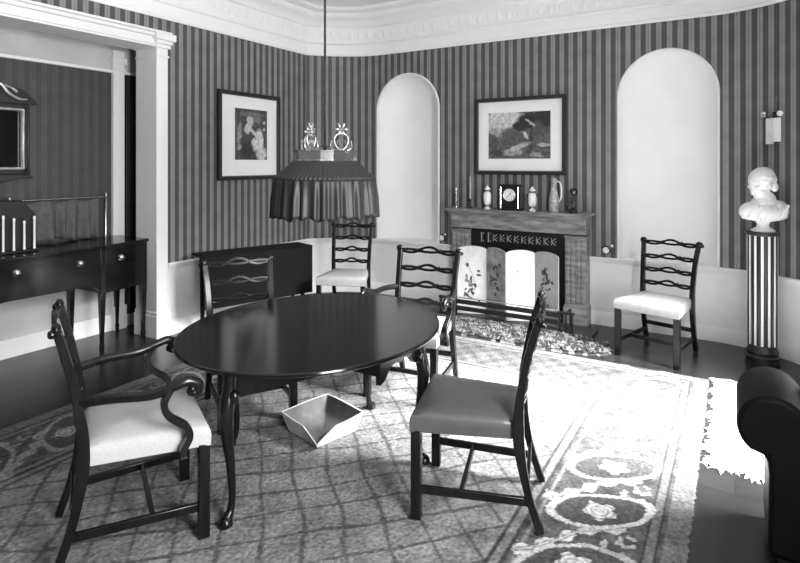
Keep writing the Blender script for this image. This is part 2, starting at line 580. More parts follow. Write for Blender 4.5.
# square columns with moulded capitals and plinths carrying the beam over the opening
for k, (v0, v1) in enumerate(((VC0, VC1), (VO - .115, VO))):
    mb = MB(); vm = (v0 + v1) / 2; um = UL + .01 - DEEP / 2
    mb.box((um, vm, 1.30), (DEEP, v1 - v0, 2.60))
    mb.box((um + .008, vm, .10), (DEEP + .03, v1 - v0 + .03, .20))
    mb.box((um + .006, vm, .215), (DEEP + .02, v1 - v0 + .02, .03))
    for z, e, h in ((2.50, .016, .018), (2.585, .03, .03), (2.62, .05, .035), (2.665, .085, .06)):
        mb.box((um + e / 4, vm, z), (DEEP + e, v1 - v0 + e, h))
    struct(mb, 'trim_%d' % (4 + k), M['white'], bevel=.005)
mb = MB(); vm = (VO + VC1) / 2; vl = VC1 - VO
mb.box((UL + .01 - DEEP / 2, vm, 2.625), (DEEP, vl, .10))
mb.box((UL + .02 - DEEP / 2, vm, 2.675), (DEEP + .05, vl, .03)); mb.box((UL + .03 - DEEP / 2, vm, 2.70), (DEEP + .09, vl, .022))
mb.box((UL + .012 - DEEP / 2, vm, 2.60), (DEEP + .02, vl, .018))
struct(mb, 'trim_6', M['white'], bevel=.004)

# right wall, with two windows (out of the picture, the room's daylight), and rear wall
WIN = ((0.45, 1.30, 0.55, 2.62), (3.05, 4.45, 0.25, 2.62))
mb = MB()
vR = wv(UR)
def rw(v0, v1, z0, z1):
    mb.face([mb.bm.verts.new(p) for p in ((UR, v0, z0), (UR, v1, z0), (UR, v1, z1), (UR, v0, z1))])
edges = [VR, WIN[0][0], WIN[0][1], WIN[1][0], WIN[1][1], vR]
rw(VR, edges[1], -.02, ZC); rw(edges[2], edges[3], -.02, ZC); rw(edges[4], vR, -.02, ZC)
for (a, b, z0, z1) in WIN: rw(a, b, -.02, z0); rw(a, b, z1, ZC)
struct(mb, 'wall_right', plain('plain_wallpaper', .14, .7, var=.1))
for k, (a, b, z0, z1) in enumerate(WIN):
    mb = MB()
    for v in (a, b): mb.box((UR + .06, v, (z0 + z1) / 2), (.16, .07, z1 - z0 + .07))
    for z in (z0, z1): mb.box((UR + .06, (a + b) / 2, z), (.16, b - a, .07))
    mb.box((UR + .06, (a + b) / 2, (z0 + z1) / 2), (.05, b - a, .045))
    for j in (1, 2): mb.box((UR + .06, a + (b - a) * j / 3, (z0 + z1) / 2), (.04, .022, z1 - z0))
    struct(mb, 'window_%d' % (k + 1), M['white'])
mb = MB(); mb.face([mb.bm.verts.new(p) for p in ((UL, VR, -.02), (UR, VR, -.02), (UR, VR, ZC), (UL, VR, ZC))])
struct(mb, 'wall_rear', plain('rear_wallpaper', .12, .7, var=.1))

# floor and ceiling
mb = MB(); mb.face([mb.bm.verts.new(p) for p in ((UA - .1, VR - .1, 0), (UR + .1, VR - .1, 0), (UR + .1, 6.2, 0), (UA - .1, 6.2, 0))])
struct(mb, 'floor', M['floor'])
mb = MB(); mb.face([mb.bm.verts.new(p) for p in ((UA - .1, VR - .1, ZC), (UR + .1, VR - .1, ZC), (UR + .1, 6.2, ZC), (UA - .1, 6.2, ZC))])
struct(mb, 'ceiling', M['ceiling'])


def wall_path(v_start, u_end=None):
    pts = [(UL, v_start), (UL, vend)] if v_start < vend else [(UL, vend)]
    uu = [UL + (UR - UL) * k / 72 for k in range(1, 73)]
    return pts + [(u, wv(u)) for u in uu]


def profile_run(mb, path, prof):
    """prof: [(inset into the room, z)] closed polygon, swept along a wall line whose room side is on its right"""
    n = len(path); rings = []
    for i in range(n):
        p = Vector(path[i])
        d0 = (p - Vector(path[i - 1])).normalized() if i > 0 else None
        d1 = (Vector(path[i + 1]) - p).normalized() if i < n - 1 else None
        if d0 is None: d0 = d1
        if d1 is None: d1 = d0
        n0 = Vector((d0.y, -d0.x)); n1 = Vector((d1.y, -d1.x))
        nn = (n0 + n1).normalized(); k = 1 / max(nn.dot(n0), .3)
        rings.append([mb.bm.verts.new((p.x + nn.x * a * k, p.y + nn.y * a * k, z)) for a, z in prof])
    m = len(prof)
    for i in range(n - 1):
        for j in range(m):
            mb.face([rings[i][j], rings[i][(j + 1) % m], rings[i + 1][(j + 1) % m], rings[i + 1][j]])
    mb.face(rings[0]); mb.face(list(reversed(rings[-1])))


# cornice with an enriched band, dado rail, baseboard
mb = MB()
prof = [(0, ZP - .005), (.014, ZP - .005), (.018, ZP + .02), (.008, ZP + .03), (.008, 2.97), (.03, 2.98), (.034, 3.0), (.02, 3.01),
        (.02, 3.17), (.05, 3.18), (.06, 3.20), (.10, 3.235), (.16, 3.26), (.18, 3.29), (.18, 3.31), (.26, 3.33), (.27, ZC), (0, ZC)]
full = [(UL, VR)] + wall_path(VC1)[1:]
profile_run(mb, full, prof)
struct(mb, 'trim_7', M['ceiling'], ang=25)
mb = MB()      # moulded ornament repeated along the frieze
s = 0.0
line = wall_path(VC1 - 1.2)
for i in range(len(line) - 1):
    a, b = Vector(line[i]), Vector(line[i + 1]); Ls = (b - a).length; d = (b - a).normalized(); nn = Vector((d.y, -d.x))
    t = (-s) % .11
    while t < Ls:
        p = a + d * t + nn * .022
        an = math.atan2(d.y, d.x)
        mb.ell((p.x, p.y, 3.09), (.034, .008, .05), 8, Matrix.Rotation(an, 3, 'Z'))
        p2 = a + d * (t + .055) + nn * .022
        mb.ell((p2.x, p2.y, 3.09), (.008, .006, .06), 6, Matrix.Rotation(an, 3, 'Z'))
        t += .11
    s += Ls
struct(mb, 'trim_8', M['ceiling'])
mb = MB()
profile_run(mb, wall_path(VC1), [(0, ZD - .05), (.006, ZD - .05), (.012, ZD - .03), (.02, ZD - .02), (.024, ZD), (.018, ZD + .008), (0, ZD + .008)])
struct(mb, 'trim_9', M['white'], ang=30)
mb = MB()
profile_run(mb, wall_path(VC1), [(0, 0), (.02, 0), (.02, .095), (.012, .11), (.006, .125), (0, .125)])
struct(mb, 'baseboard_back', M['white'], ang=30)

# ------------------------------------------------------------------ carpet (pattern woven in, colour attribute on a fine grid)
CU0, CU1, CV0, CV1 = -3.66, -0.16, -0.8, 4.555


def carpet():
    st = 0.0085
    nu = int((CU1 - CU0) / st); nv = int((CV1 - CV0) / st)
    uu = np.linspace(CU0, CU1, nu + 1); vv = np.linspace(CV0, CV1, nv + 1)
    U, V = np.meshgrid(uu, vv)
    rng = np.random.default_rng(3)
    wobx = 0.010 * np.sin(V * 9.0 + 1.3 * np.sin(U * 6)) + 0.006 * np.sin(V * 31 + U * 17)
    woby = 0.010 * np.sin(U * 11.0 + 1.7 * np.sin(V * 5)) + 0.006 * np.sin(U * 29 - V * 13)
    col = np.full(U.shape, 0.165)
    # diagonal trellis of the field
    a = ((U + V) / math.sqrt(2) + wobx) / 0.168; b = ((U - V) / math.sqrt(2) + woby) / 0.168
    da = np.abs(a - np.round(a)); db = np.abs(b - np.round(b))
    ln = np.minimum(da, db) * 0.168
    cell = (np.floor(a + .5) * 7 + np.floor(b + .5) * 13) % 5
    col *= 0.88 + 0.06 * cell
    lw_ = .0085 + .004 * np.sin(U * 47) * np.sin(V * 53)
    col = np.where(ln < lw_, .075, col)
    # border strips: distance in from the nearest edge
    de = np.minimum(np.minimum(U - CU0, CU1 - U), np.minimum(V - CV0, CV1 - V))
    bord = de < .62
    ground = 0.065 + 0.02 * np.sin(U * 40) * np.sin(V * 37)
    col = np.where(bord, ground, col)
    for d0, d1, c in ((.575, .592, .15), (.605, .622, .04), (.622, .66, .15), (.66, .675, .045), (.0, .09, .11), (.105, .118, .03), (.118, .148, .11), (.148, .161, .03)):
        col = np.where((de >= d0) & (de < d1), c, col)
    # scroll and medallion motifs down both long sides
    for side in (0, 1):
        shade_k = 1.0 if side == 1 else .55  # left motifs dimmed: shade of the furniture put into the weave
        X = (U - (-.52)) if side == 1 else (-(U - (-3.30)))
        inb = (np.abs(X) < .245)
        for k in range(-9, 6):
            vc = 2.585 + .41 * k
            dx, dy = X + wobx * .6, V - vc + woby * .6
            p = dx * .83 + dy * .56; q = -dx * .56 + dy * .83
            r = np.sqrt((p / .225) ** 2 + (q / .115) ** 2)
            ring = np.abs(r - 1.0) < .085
            col = np.where(inb & ring, .34 * shade_k, col)
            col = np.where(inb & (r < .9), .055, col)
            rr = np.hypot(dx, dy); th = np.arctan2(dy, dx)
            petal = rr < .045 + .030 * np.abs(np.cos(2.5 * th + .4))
            col = np.where(petal, shade_k * .33 + .15 * np.cos(rr * 260) * (rr > .02), col)
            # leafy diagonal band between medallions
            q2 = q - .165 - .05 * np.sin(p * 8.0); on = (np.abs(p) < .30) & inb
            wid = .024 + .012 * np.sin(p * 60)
            col = np.where(on & (np.abs(q2) < wid), .36 * shade_k, col)
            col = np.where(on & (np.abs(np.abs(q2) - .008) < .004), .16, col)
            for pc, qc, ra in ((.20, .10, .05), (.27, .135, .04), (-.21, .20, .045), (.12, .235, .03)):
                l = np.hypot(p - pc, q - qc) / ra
                col = np.where(inb & (np.abs(l - .8) < .22) & (np.sin(np.arctan2(q - qc, p - pc) * 3) > -.3), .30 * shade_k, col)
    col = col * (1 + rng.normal(0, .10, col.shape))
    col = np.clip(col, .01, .9)
    H = 0.0035 + 0.003 * rng.random(U.shape) + np.where(col > .28, .0015, 0)
    edge = np.zeros(U.shape, bool); edge[0, :] = edge[-1, :] = True; edge[:, 0] = edge[:, -1] = True
    H = np.where(edge, 0.001, H)
    U = U + np.where(edge, rng.normal(0, .004, U.shape), 0); V = V + np.where(edge, rng.normal(0, .004, U.shape), 0)
    n = U.size
    co = np.empty((n, 3), np.float32); co[:, 0] = U.ravel(); co[:, 1] = V.ravel(); co[:, 2] = H.ravel()
    i = np.arange(nv)[:, None] * (nu + 1) + np.arange(nu)[None, :]
    quad = np.stack([i, i + 1, i + nu + 2, i + nu + 1], -1).reshape(-1, 4)
    me = bpy.data.meshes.new('carpet')
    me.vertices.add(n); me.vertices.foreach_set('co', co.ravel())
    nf = len(quad)
    me.loops.add(nf * 4); me.loops.foreach_set('vertex_index', quad.ravel().astype(np.int32))
    me.polygons.add(nf)
    me.polygons.foreach_set('loop_start', (np.arange(nf) * 4).astype(np.int32))
    me.update(calc_edges=True)
    ca = me.color_attributes.new('weave', 'FLOAT_COLOR', 'POINT')
    c4 = np.ones((n, 4), np.float32); c4[:, :3] = col.ravel()[:, None]
    ca.data.foreach_set('color', c4.ravel())
    me.materials.append(M['carpet'])
    me.shade_smooth()
    o = bpy.data.objects.new('carpet', me); COL.objects.link(o)
    o.rotation_euler = (0, 0, ROOM)
    tag(o, 'large woven carpet with trellis field and scroll border under the dining table', 'carpet')


carpet()

# white fleece rug beside the carpet, ragged at its near end
mb = MB()
def fl(a, b):
    u = -.128 + .45 * a + .012 * math.sin(b * 37) ; v = 3.30 + 1.30 * b
    if b == 0: v += .10 * noise.noise((a * 9, 3, 1)) + .03 * math.sin(a * 40) - .05 * a
    if a == 0: u += .018 * noise.noise((b * 20, 8, 2))
    h = .012 + .012 * noise.noise((u * 14, v * 14, 0))
    if a in (0, 1) or b in (0, 1): h = .002
    return Vector((u, v, max(h, .002)))
mb.grid(fl, 40, 90)
for k in range(260):
    a = rnd.random(); b = 0.0 if rnd.random() < .6 else rnd.random()
    if b: a = 0.0
    p = fl(a, b); an = (-PI / 2 if b == 0 else PI) + rnd.uniform(-.7, .7); l = rnd.uniform(.02, .075) * (1.0 if b == 0 else .35)
    q = p + Vector((math.cos(an) * l, math.sin(an) * l, 0)); sd = Vector((-math.sin(an), math.cos(an), 0)) * .008
    p = p - Vector((math.cos(an), math.sin(an), 0)) * .01
    mb.face([mb.bm.verts.new(x) for x in (p + sd + Vector((0, 0, .006)), p - sd + Vector((0, 0, .006)), q + Vector((0, 0, .003)))])
o = mb.build('fleece_rug', M['fur']); o.rotation_euler = (0, 0, ROOM)
tag(o, 'white fleece rug with a ragged end along the right edge of the carpet', 'rug')

# shaggy hearth rug
def hearth_rug():
    mb = MB()
    cu, cv, ru, rv = -1.72, 4.79, .86, .225
    def hh(u, v):
        x, y = abs(u - cu) / ru, abs(v - cv) / rv
        d = (x ** 3.2 + y ** 2.6)
        return d
    nu, nv = 90, 34
    grid = {}
    for j in range(nv + 1):
        for i in range(nu + 1):
            a, b = i / nu * 2 - 1, j / nv * 2 - 1
            k = (abs(a) ** 3.2 + abs(b) ** 2.6)
            mxx = max(abs(a), abs(b), 1e-6)
            s = mxx / max(k ** (1 / 2.8), 1e-6) if k > 0 else 1
            u, v = cu + a * ru * min(s, 1.2), cv + b * rv * min(s, 1.2)
            e = 1 - max(abs(a), abs(b)); h = .035 * min(1, e * 6) ** .5 + .012 * noise.noise((u * 16, v * 16, 0)) * min(1, e * 8)
            grid[i, j] = mb.bm.verts.new((u, v, max(h, 0) + .002))
    for j in range(nv):
        for i in range(nu):
            p = grid[i, j].co
            mb.mi = 1 if noise.noise((p.x * 16, p.y * 18, 4)) > .05 else 0
            mb.face([grid[i, j], grid[i + 1, j], grid[i + 1, j + 1], grid[i, j + 1]])
    for k in range(7000):
        a, b = rnd.uniform(-1, 1), rnd.uniform(-1, 1)
        if abs(a) ** 3.2 + abs(b) ** 2.6 > 1: continue
        u, v = cu + a * ru, cv + b * rv
        mb.mi = 1 if noise.noise((u * 12, v * 14, 4)) + rnd.uniform(-.28, .28) > .06 else 0
        an = rnd.uniform(0, 2 * PI); l = rnd.uniform(.02, .05); w = rnd.uniform(.004, .009)
        z = .03
        d = Vector((math.cos(an), math.sin(an), 0))
        s_ = Vector((-d.y, d.x, 0)) * w
        p = Vector((u, v, z))
        q = p + d * l + Vector((0, 0, rnd.uniform(.0, .03)))
        mb.face([mb.bm.verts.new(x) for x in (p + s_, p - s_, q)])
    o = mb.build('hearth_rug', [M['tuft_dark'], M['tuft_light']]); o.rotation_euler = (0, 0, ROOM)
    tag(o, 'shaggy mottled hearth rug lying in front of the fireplace fender', 'rug')
hearth_rug()

# ------------------------------------------------------------------ chairs
def post_path(y0, y1, H):
    return [(-.313, y0 * 1.0, .006), (-.262, y0, .16), (-.228, y0, .33), (-.222, y0, .46), (-.232, y0 * 1.02, .58), (-.262, y0 + (y1 - y0) * .5, .74), (-.305, y1, H - .02)]


def pierced_slat(mb, yc, z, x, dx, half, rise, gap, th, dep):
    """one pierced serpentine splat rail: two strands that part and meet in three loops"""
    n = 42
    def strand(sg):
        pts = []
        for k in range(n + 1):
            t = -1 + 2 * k / n
            at = abs(t)
            if at < 1 / 3: lob = math.cos(1.5 * PI * t); amp = 1.0
            else: lob = math.sin((at - 1 / 3) * 1.5 * PI); amp = .62
            c = rise * (math.cos(PI * t) * .55 + .45 * math.cos(2 * PI * t))
            pts.append((x + dx * (1 - t * t), yc + half * t, z + c + sg * gap * amp * max(lob, 0) ** .75))
        return pts
    for sg in (1, -1):
        mb.bar(strand(sg), th, dep, ref=(1, 0, 0))
    for t in (-1 / 3, 1 / 3):
        c = rise * (math.cos(PI * t) * .55 + .45 * math.cos(2 * PI * t))
        mb.ell((x + dx * (1 - t * t), yc + half * t, z + c), (.010, .014, .017), 10)
        mb.ell((x + dx * (1 - t * t), yc + half * t + .012, z + c + .012), (.008, .009, .009), 8)


def make_chair(label, loc, ang, seat_mat, H=.93, wf=.50, wb=.385, wt=.44, slats=4, arms=False, depth=.47, sh=.462):
    z_ = .009 if loc[1] < 4.2 else (.005 if loc[0] < 0 else 0.0)
    t = empty('dining_armchair' if arms else 'dining_chair', label, 'chair', (loc[0], loc[1], loc[2] + z_), ang,
              'ladder-back dining chairs')
    xf, xb = .235, -.215
    hf, hb = wf / 2, wb / 2
    # seat: padded trapezoid, upholstered over the rails
    mb = MB(); n = 12
    def prof_pt(i, j):
        pass
    rows = []
    for (ins, z) in ((.012, sh - .088), (.0, sh - .082), (-.002, sh - .045), (.0, sh - .022), (.007, sh - .008), (.02, sh)):
        ring = []
        x1, x0, y1, y0 = xf - ins, xb + ins, hf - ins, hb - ins
        side = 8
        for k in range(side): f = k / side; ring.append((x0 + (x1 - x0) * f, -(y0 + (y1 - y0) * f)))
        for k in range(side): f = k / side; ring.append((x1, -y1 + 2 * y1 * f))
        for k in range(side): f = k / side; ring.append((x1 + (x0 - x1) * f, y1 + (y0 - y1) * f))
        for k in range(side): f = k / side; ring.append((x0, y0 - 2 * y0 * f))
        rows.append([mb.bm.verts.new((x, y, z)) for x, y in ring])
    m = len(rows[0])
    for a in range(len(rows) - 1):
        for k in range(m): mb.face([rows[a][k], rows[a][(k + 1) % m], rows[a + 1][(k + 1) % m], rows[a + 1][k]])
    mb.face(list(reversed(rows[0])))
    prev = rows[-1]
    for s_, dz in ((.75, .010), (.45, .017), (.15, .020)):
        cx = (xf + xb) / 2
        ring = [mb.bm.verts.new((cx + (v.co.x - cx) * s_, v.co.y * s_, sh + dz)) for v in rows[-1]]
        for k in range(m): mb.face([prev[k], prev[(k + 1) % m], ring[(k + 1) % m], ring[k]])
        prev = ring
    mb.face(prev)
    mb.build('seat', seat_mat, t, ang=50)
    # front legs, straight and square
    for s_ in (-1, 1):
        MB().box((xf - .024, s_ * (hf - .024), (sh - .075) / 2), (.044, .044, sh - .075)).build('front_leg', M['wood'], t, bevel=.004)
    # back posts run from the splayed rear foot to the eared top
    for s_ in (-1, 1):
        mb = MB()
        pp = catmull(post_path(s_ * (hb + .004), s_ * wt / 2, H), 6)
        sc = []
        for p in pp:
            z = p.z / H
            sc.append((1.0 - .10 * abs(z - .45), .85 + .45 * math.exp(-((z - .45) / .16) ** 2)))
        mb.bar(pp, .036, .036, ref=(1, 0, 0), scale=sc)
        top = pp[-1]
        mb.ell((top.x - .004, top.y + s_ * .004, top.z + .012), (.018, .029, .025), 12)
        mb.ell((top.x - .018, top.y + s_ * .020, top.z + .000), (.015, .017, .017), 10)
        mb.build('back_post', M['wood'], t, bevel=.003)
    # pierced ladder rails
    pts = catmull(post_path(hb, wt / 2, H), 10)
    def at_z(z):
        return min(pts, key=lambda p: abs(p.z - z))
    zs = [H - .012 - k * ((H - .012 - sh - .088) / (slats - 1)) for k in range(slats)]
    for k, z in enumerate(zs):
        p = at_z(min(z, H - .03)); mb = MB()
        pierced_slat(mb, 0, z - (.008 if k == 0 else .014), p.x + .002, -.022, abs(p.y) + .002, .009 if k == 0 else .007, .0185, .0175, .018)
        mb.build('ladder_rail', M['wood'], t, bevel=.0025)
    # stretchers
    zst = .125
    for s_ in (-1, 1):
        MB().bar([(-.270, s_ * hb, zst), (xf - .03, s_ * (hf - .026), zst)], .018, .034).build('side_stretcher', M['wood'], t, bevel=.003)
    MB().bar([(.02, -(hf + hb) / 2 + .02, zst), (.02, (hf + hb) / 2 - .02, zst)], .018, .030).build('cross_stretcher', M['wood'], t, bevel=.003)
    MB().bar([(-.258, -hb, .185), (-.258, hb, .185)], .016, .034).build('rear_stretcher', M['wood'], t, bevel=.003)
    if arms:
        for s_ in (-1, 1):
            mb = MB()
            ya = hf + .012
            path = catmull([(-.236, s_ * (hb + .012), .635), (-.12, s_ * (hb + .055), .642), (.01, s_ * (ya + .01), .640), (.10, s_ * (ya + .02), .664),
                            (.145, s_ * (ya + .022), .672), (.182, s_ * (ya + .022), .650), (.174, s_ * (ya + .022), .622), (.150, s_ * (ya + .022), .628), (.152, s_ * (ya + .022), .646)], 7)
            n_ = len(path); sc = []
            for k in range(n_):
                f = k / (n_ - 1)
                w_ = 1.0 + .45 * math.exp(-((f - .38) / .2) ** 2)
                if f > .62: w_ *= max(.55, 1 - (f - .62) * 1.2)
                sc.append((w_, 1.0 if f < .6 else max(.6, 1 - (f - .6) * 1.0)))
            sec = [(.020 * math.cos(a), .0135 * math.sin(a)) for a in [2 * PI * k / 10 for k in range(10)]]
            mb.sweep(path, sec, (0, 0, 1) if False else (0, s_, 0), [(b, a) for a, b in sc])
            mb.ell((.156, s_ * (ya + .022), .640), (.017, .021, .017), 12)
            mb.build('arm', M['wood'], t, ang=50)
            mb = MB()
            sp = catmull([(.075, s_ * (ya + .020), .650), (.052, s_ * (ya + .018), .60), (.072, s_ * (ya + .014), .545), (.135, s_ * (ya + .010), .49),
                          (.148, s_ * (ya + .006), .445), (.125, s_ * (ya + .004), .40), (.125, s_ * (ya + .002), .372)], 7)
            n_ = len(sp)
            mb.sweep(sp, [(-.013, -.017), (.013, -.017), (.013, .017), (-.013, .017)], (0, 1, 0), [(1.0, .9 + .9 * (k / n_) ** 3) for k in range(n_)])
            mb.build('arm_support', M['wood'], t, bevel=.004, ang=50)
    return t


R = math.radians
make_chair('armchair with pale cloth seat nearest the viewer, at left of the oval table', (-1.115, 2.41, 0), R(30), M['seat_cloth'],
           H=.93, wf=.53, wb=.40, wt=.42, arms=True)
make_chair('ladder-back chair with grey leather seat drawn up at the right front of the oval table', (.333, 2.586, 0), R(165), M['seat_grey'], wf=.49, H=.905)
make_chair('ladder-back chair behind the oval table, in front of the dark drop-leaf table', (-.935, 3.47, 0), R(-61), M['seat_pale'], wf=.47, wt=.43, H=.895)
make_chair('armchair at the far side of the oval table, its back to the fireplace', (.085, 3.80, 0), R(246), M['seat_pale'],
           H=.915, wf=.52, wb=.41, wt=.45, arms=True)
make_chair('small ladder-back chair with pale seat standing below the left arched niche', (-.535, 5.53, 0), R(262), M['seat_pale'], wf=.48, wb=.36, wt=.40, H=.91)
make_chair('ladder-back chair with pale seat standing alone below the right arched niche', (2.07, 4.50, 0), R(225), M['seat_pale'], wf=.50, H=.89)


# ------------------------------------------------------------------ oval gate-leg table
def cabriole(mb, x, y, d, ztop, knee=.030, sw=.048):
    dx, dy = math.cos(d), math.sin(d)
    keys = [(ztop, 0, .031), (ztop - .10, .004, .031), (ztop - .16, .016, .034), (ztop - .22, .022, .032), (ztop - .32, .012, .025), (.24, -.004, .019), (.12, -.012, .0155), (.06, -.004, .016), (.032, .012, .022), (.018, .022, .030), (.006, .025, .031), (0, .025, .024)]
    pts = catmull([(x + dx * o_, y + dy * o_, z) for z, o_, r in keys], 5)
    rr = [p.x for p in catmull([(r, 0, 0) for z, o_, r in keys], 5)]
    mb.tube(pts, rr, 14)
    # brackets at the knee
    for s_ in (-1, 1):
        px, py = x + -dy * s_ * .035, y + dx * s_ * .035
        mb.ell((px + dx * .008, py + dy * .008, ztop - .125), (.022, .022, .030), 10)


def make_table():
    tx, ty, TZ = -.445, 2.92, .70
    t = empty('oval_dining_table', 'polished dark oval gate-leg dining table on cabriole legs at the room centre', 'table', (tx, ty, .008), ROOM)
    au, av = .632, .722
    mb = MB(); seg = 96
    prof = [(.94, TZ - .021), (.985, TZ - .021), (.996, TZ - .017), (1.0, TZ - .011), (.998, TZ - .004), (.993, TZ - .001), (.989, TZ), (.985, TZ), (.97, TZ), (.6, TZ), (.2, TZ)]
    rings = [[mb.bm.verts.new((au * k * math.cos(2 * PI * i / seg), av * k * math.sin(2 * PI * i / seg), z)) for i in range(seg)] for k, z in prof]
    for a, b in zip(rings[:-1], rings[1:]):
        for i in range(seg): mb.face([a[i], a[(i + 1) % seg], b[(i + 1) % seg], b[i]])
    mb.face(list(reversed(rings[0]))); mb.face(rings[-1])
    mb.build('tabletop', M['table'], t, ang=12)
    zt = TZ - .022
    # frame: long rails with plain edges, end rails with ogee cut
    for s_ in (-1, 1):
        MB().box((0, .045 + s_ * .165, zt - .06), (.96, .022, .12)).build('long_rail', M['wood'], t, bevel=.003)
    def ogee():
        pts = [(-.215, zt), (.215, zt), (.215, zt - .155)]
        for k in range(9):
            f = k / 8; pts.append((.19 - .10 * f, zt - .15 + .055 * (.5 - .5 * math.cos(PI * f))))
        pts += [(.05, zt - .088), (0, zt - .105), (-.05, zt - .088)]
        for k in range(9):
            f = 1 - k / 8; pts.append((-.19 + .10 * f, zt - .15 + .055 * (.5 - .5 * math.cos(PI * f))))
        pts += [(-.215, zt - .155)]
        return [(a * .83 + .045, b) for a, b in pts]
    for s_ in (-1, 1):
        mb = MB(); mb.prism(ogee(), s_ * .47, s_ * .495, 'yz'); mb.build('end_rail', M['wood'], t)
    # fixed legs at two opposite corners, swinging legs out under the leaves
    for (x, y, d) in ((.49, .24, R(25)), (-.465, -.12, R(205)), (.03, -.60, R(-90)), (-.08, .62, R(95))):
        mb = MB(); cabriole(mb, x, y, d, zt - .001); mb.build('leg', M['wood'], t, ang=60)
    MB().bar([(.03, -.60, zt - .075), (.21, -.13, zt - .075)], .024, .145).build('gate_rail', M['wood'], t, bevel=.003)
    MB().bar([(-.08, .62, zt - .075), (-.21, .22, zt - .075)], .024, .145).build('gate_rail', M['wood'], t, bevel=.003)
make_table()

# square dished tub on the carpet under the table
def tub():
    t = empty('square_tub', 'low square white tub with a dipped front corner on the carpet below the table', 'tub', (-.445, 3.205, .011), R(45))
    mb = MB()
    N = 16
    hb_, ht = .135, .168
    corner_h = {0: .115, 1: .112, 2: .118, 3: .03}
    cs = [(1, -1), (1, 1), (-1, 1), (-1, -1)]
    cs_h = [.112, .118, .112, .032]      # last corner faces the viewer
    outer, bot = [], []
    for k in range(4):
        a, b = Vector(cs[k]), Vector(cs[(k + 1) % 4]); ha, hb2 = cs_h[k], cs_h[(k + 1) % 4]
        for i in range(N):
            f = i / N; p = a.lerp(b, f)
            rr = 1 - .02 * (math.sin(PI * f))
            g = f * f * (3 - 2 * f)
            h = ha + (hb2 - ha) * g + .006 * math.sin(PI * f)
            if min(ha, hb2) < .05:
                far = f if ha < .05 else 1 - f
                h = .040 + (.112 - .040) * min(1, (far / .40)) ** .9 - .014 * math.sin(PI * f)
            outer.append((p * ht * rr, h)); bot.append(p * hb_ * rr)
    n = len(outer)
    vb = [mb.bm.verts.new((b.x, b.y, 0)) for b in bot]
    vm = [mb.bm.verts.new(((o_[0].x * .55 + b.x * .45), (o_[0].y * .55 + b.y * .45), o_[1] * .5)) for o_, b in zip(outer, bot)]
    vo = [mb.bm.verts.new((o_[0].x, o_[0].y, o_[1])) for o_ in outer]
    vi = [mb.bm.verts.new((o_[0].x * .95, o_[0].y * .95, o_[1] - .002)) for o_ in outer]
    for A, B in ((vb, vm), (vm, vo), (vo, vi)):
        for i in range(n): mb.face([A[i], A[(i + 1) % n], B[(i + 1) % n], B[i]])
    mb.face(list(reversed(vb)))
    mb.build('shell', M['enamel'], t, ang=30)
    mb = MB()
    vi = [mb.bm.verts.new((o_[0].x * .95, o_[0].y * .95, o_[1] - .002)) for o_ in outer]
    v2 = [mb.bm.verts.new((o_[0].x * .72, o_[0].y * .72, .3 * o_[1] + .014)) for o_ in outer]
    v3 = [mb.bm.verts.new((o_[0].x * .3, o_[0].y * .3, .014)) for o_ in outer]
    for A, B in ((vi, v2), (v2, v3)):
        for i in range(n): mb.face([A[i], A[(i + 1) % n], B[(i + 1) % n], B[i]])
    mb.face(v3)
    lin = mb.build('lining', M['enamel_in'], t, ang=50); lin['label'] = 'dark grey inside of the tub'
tub()


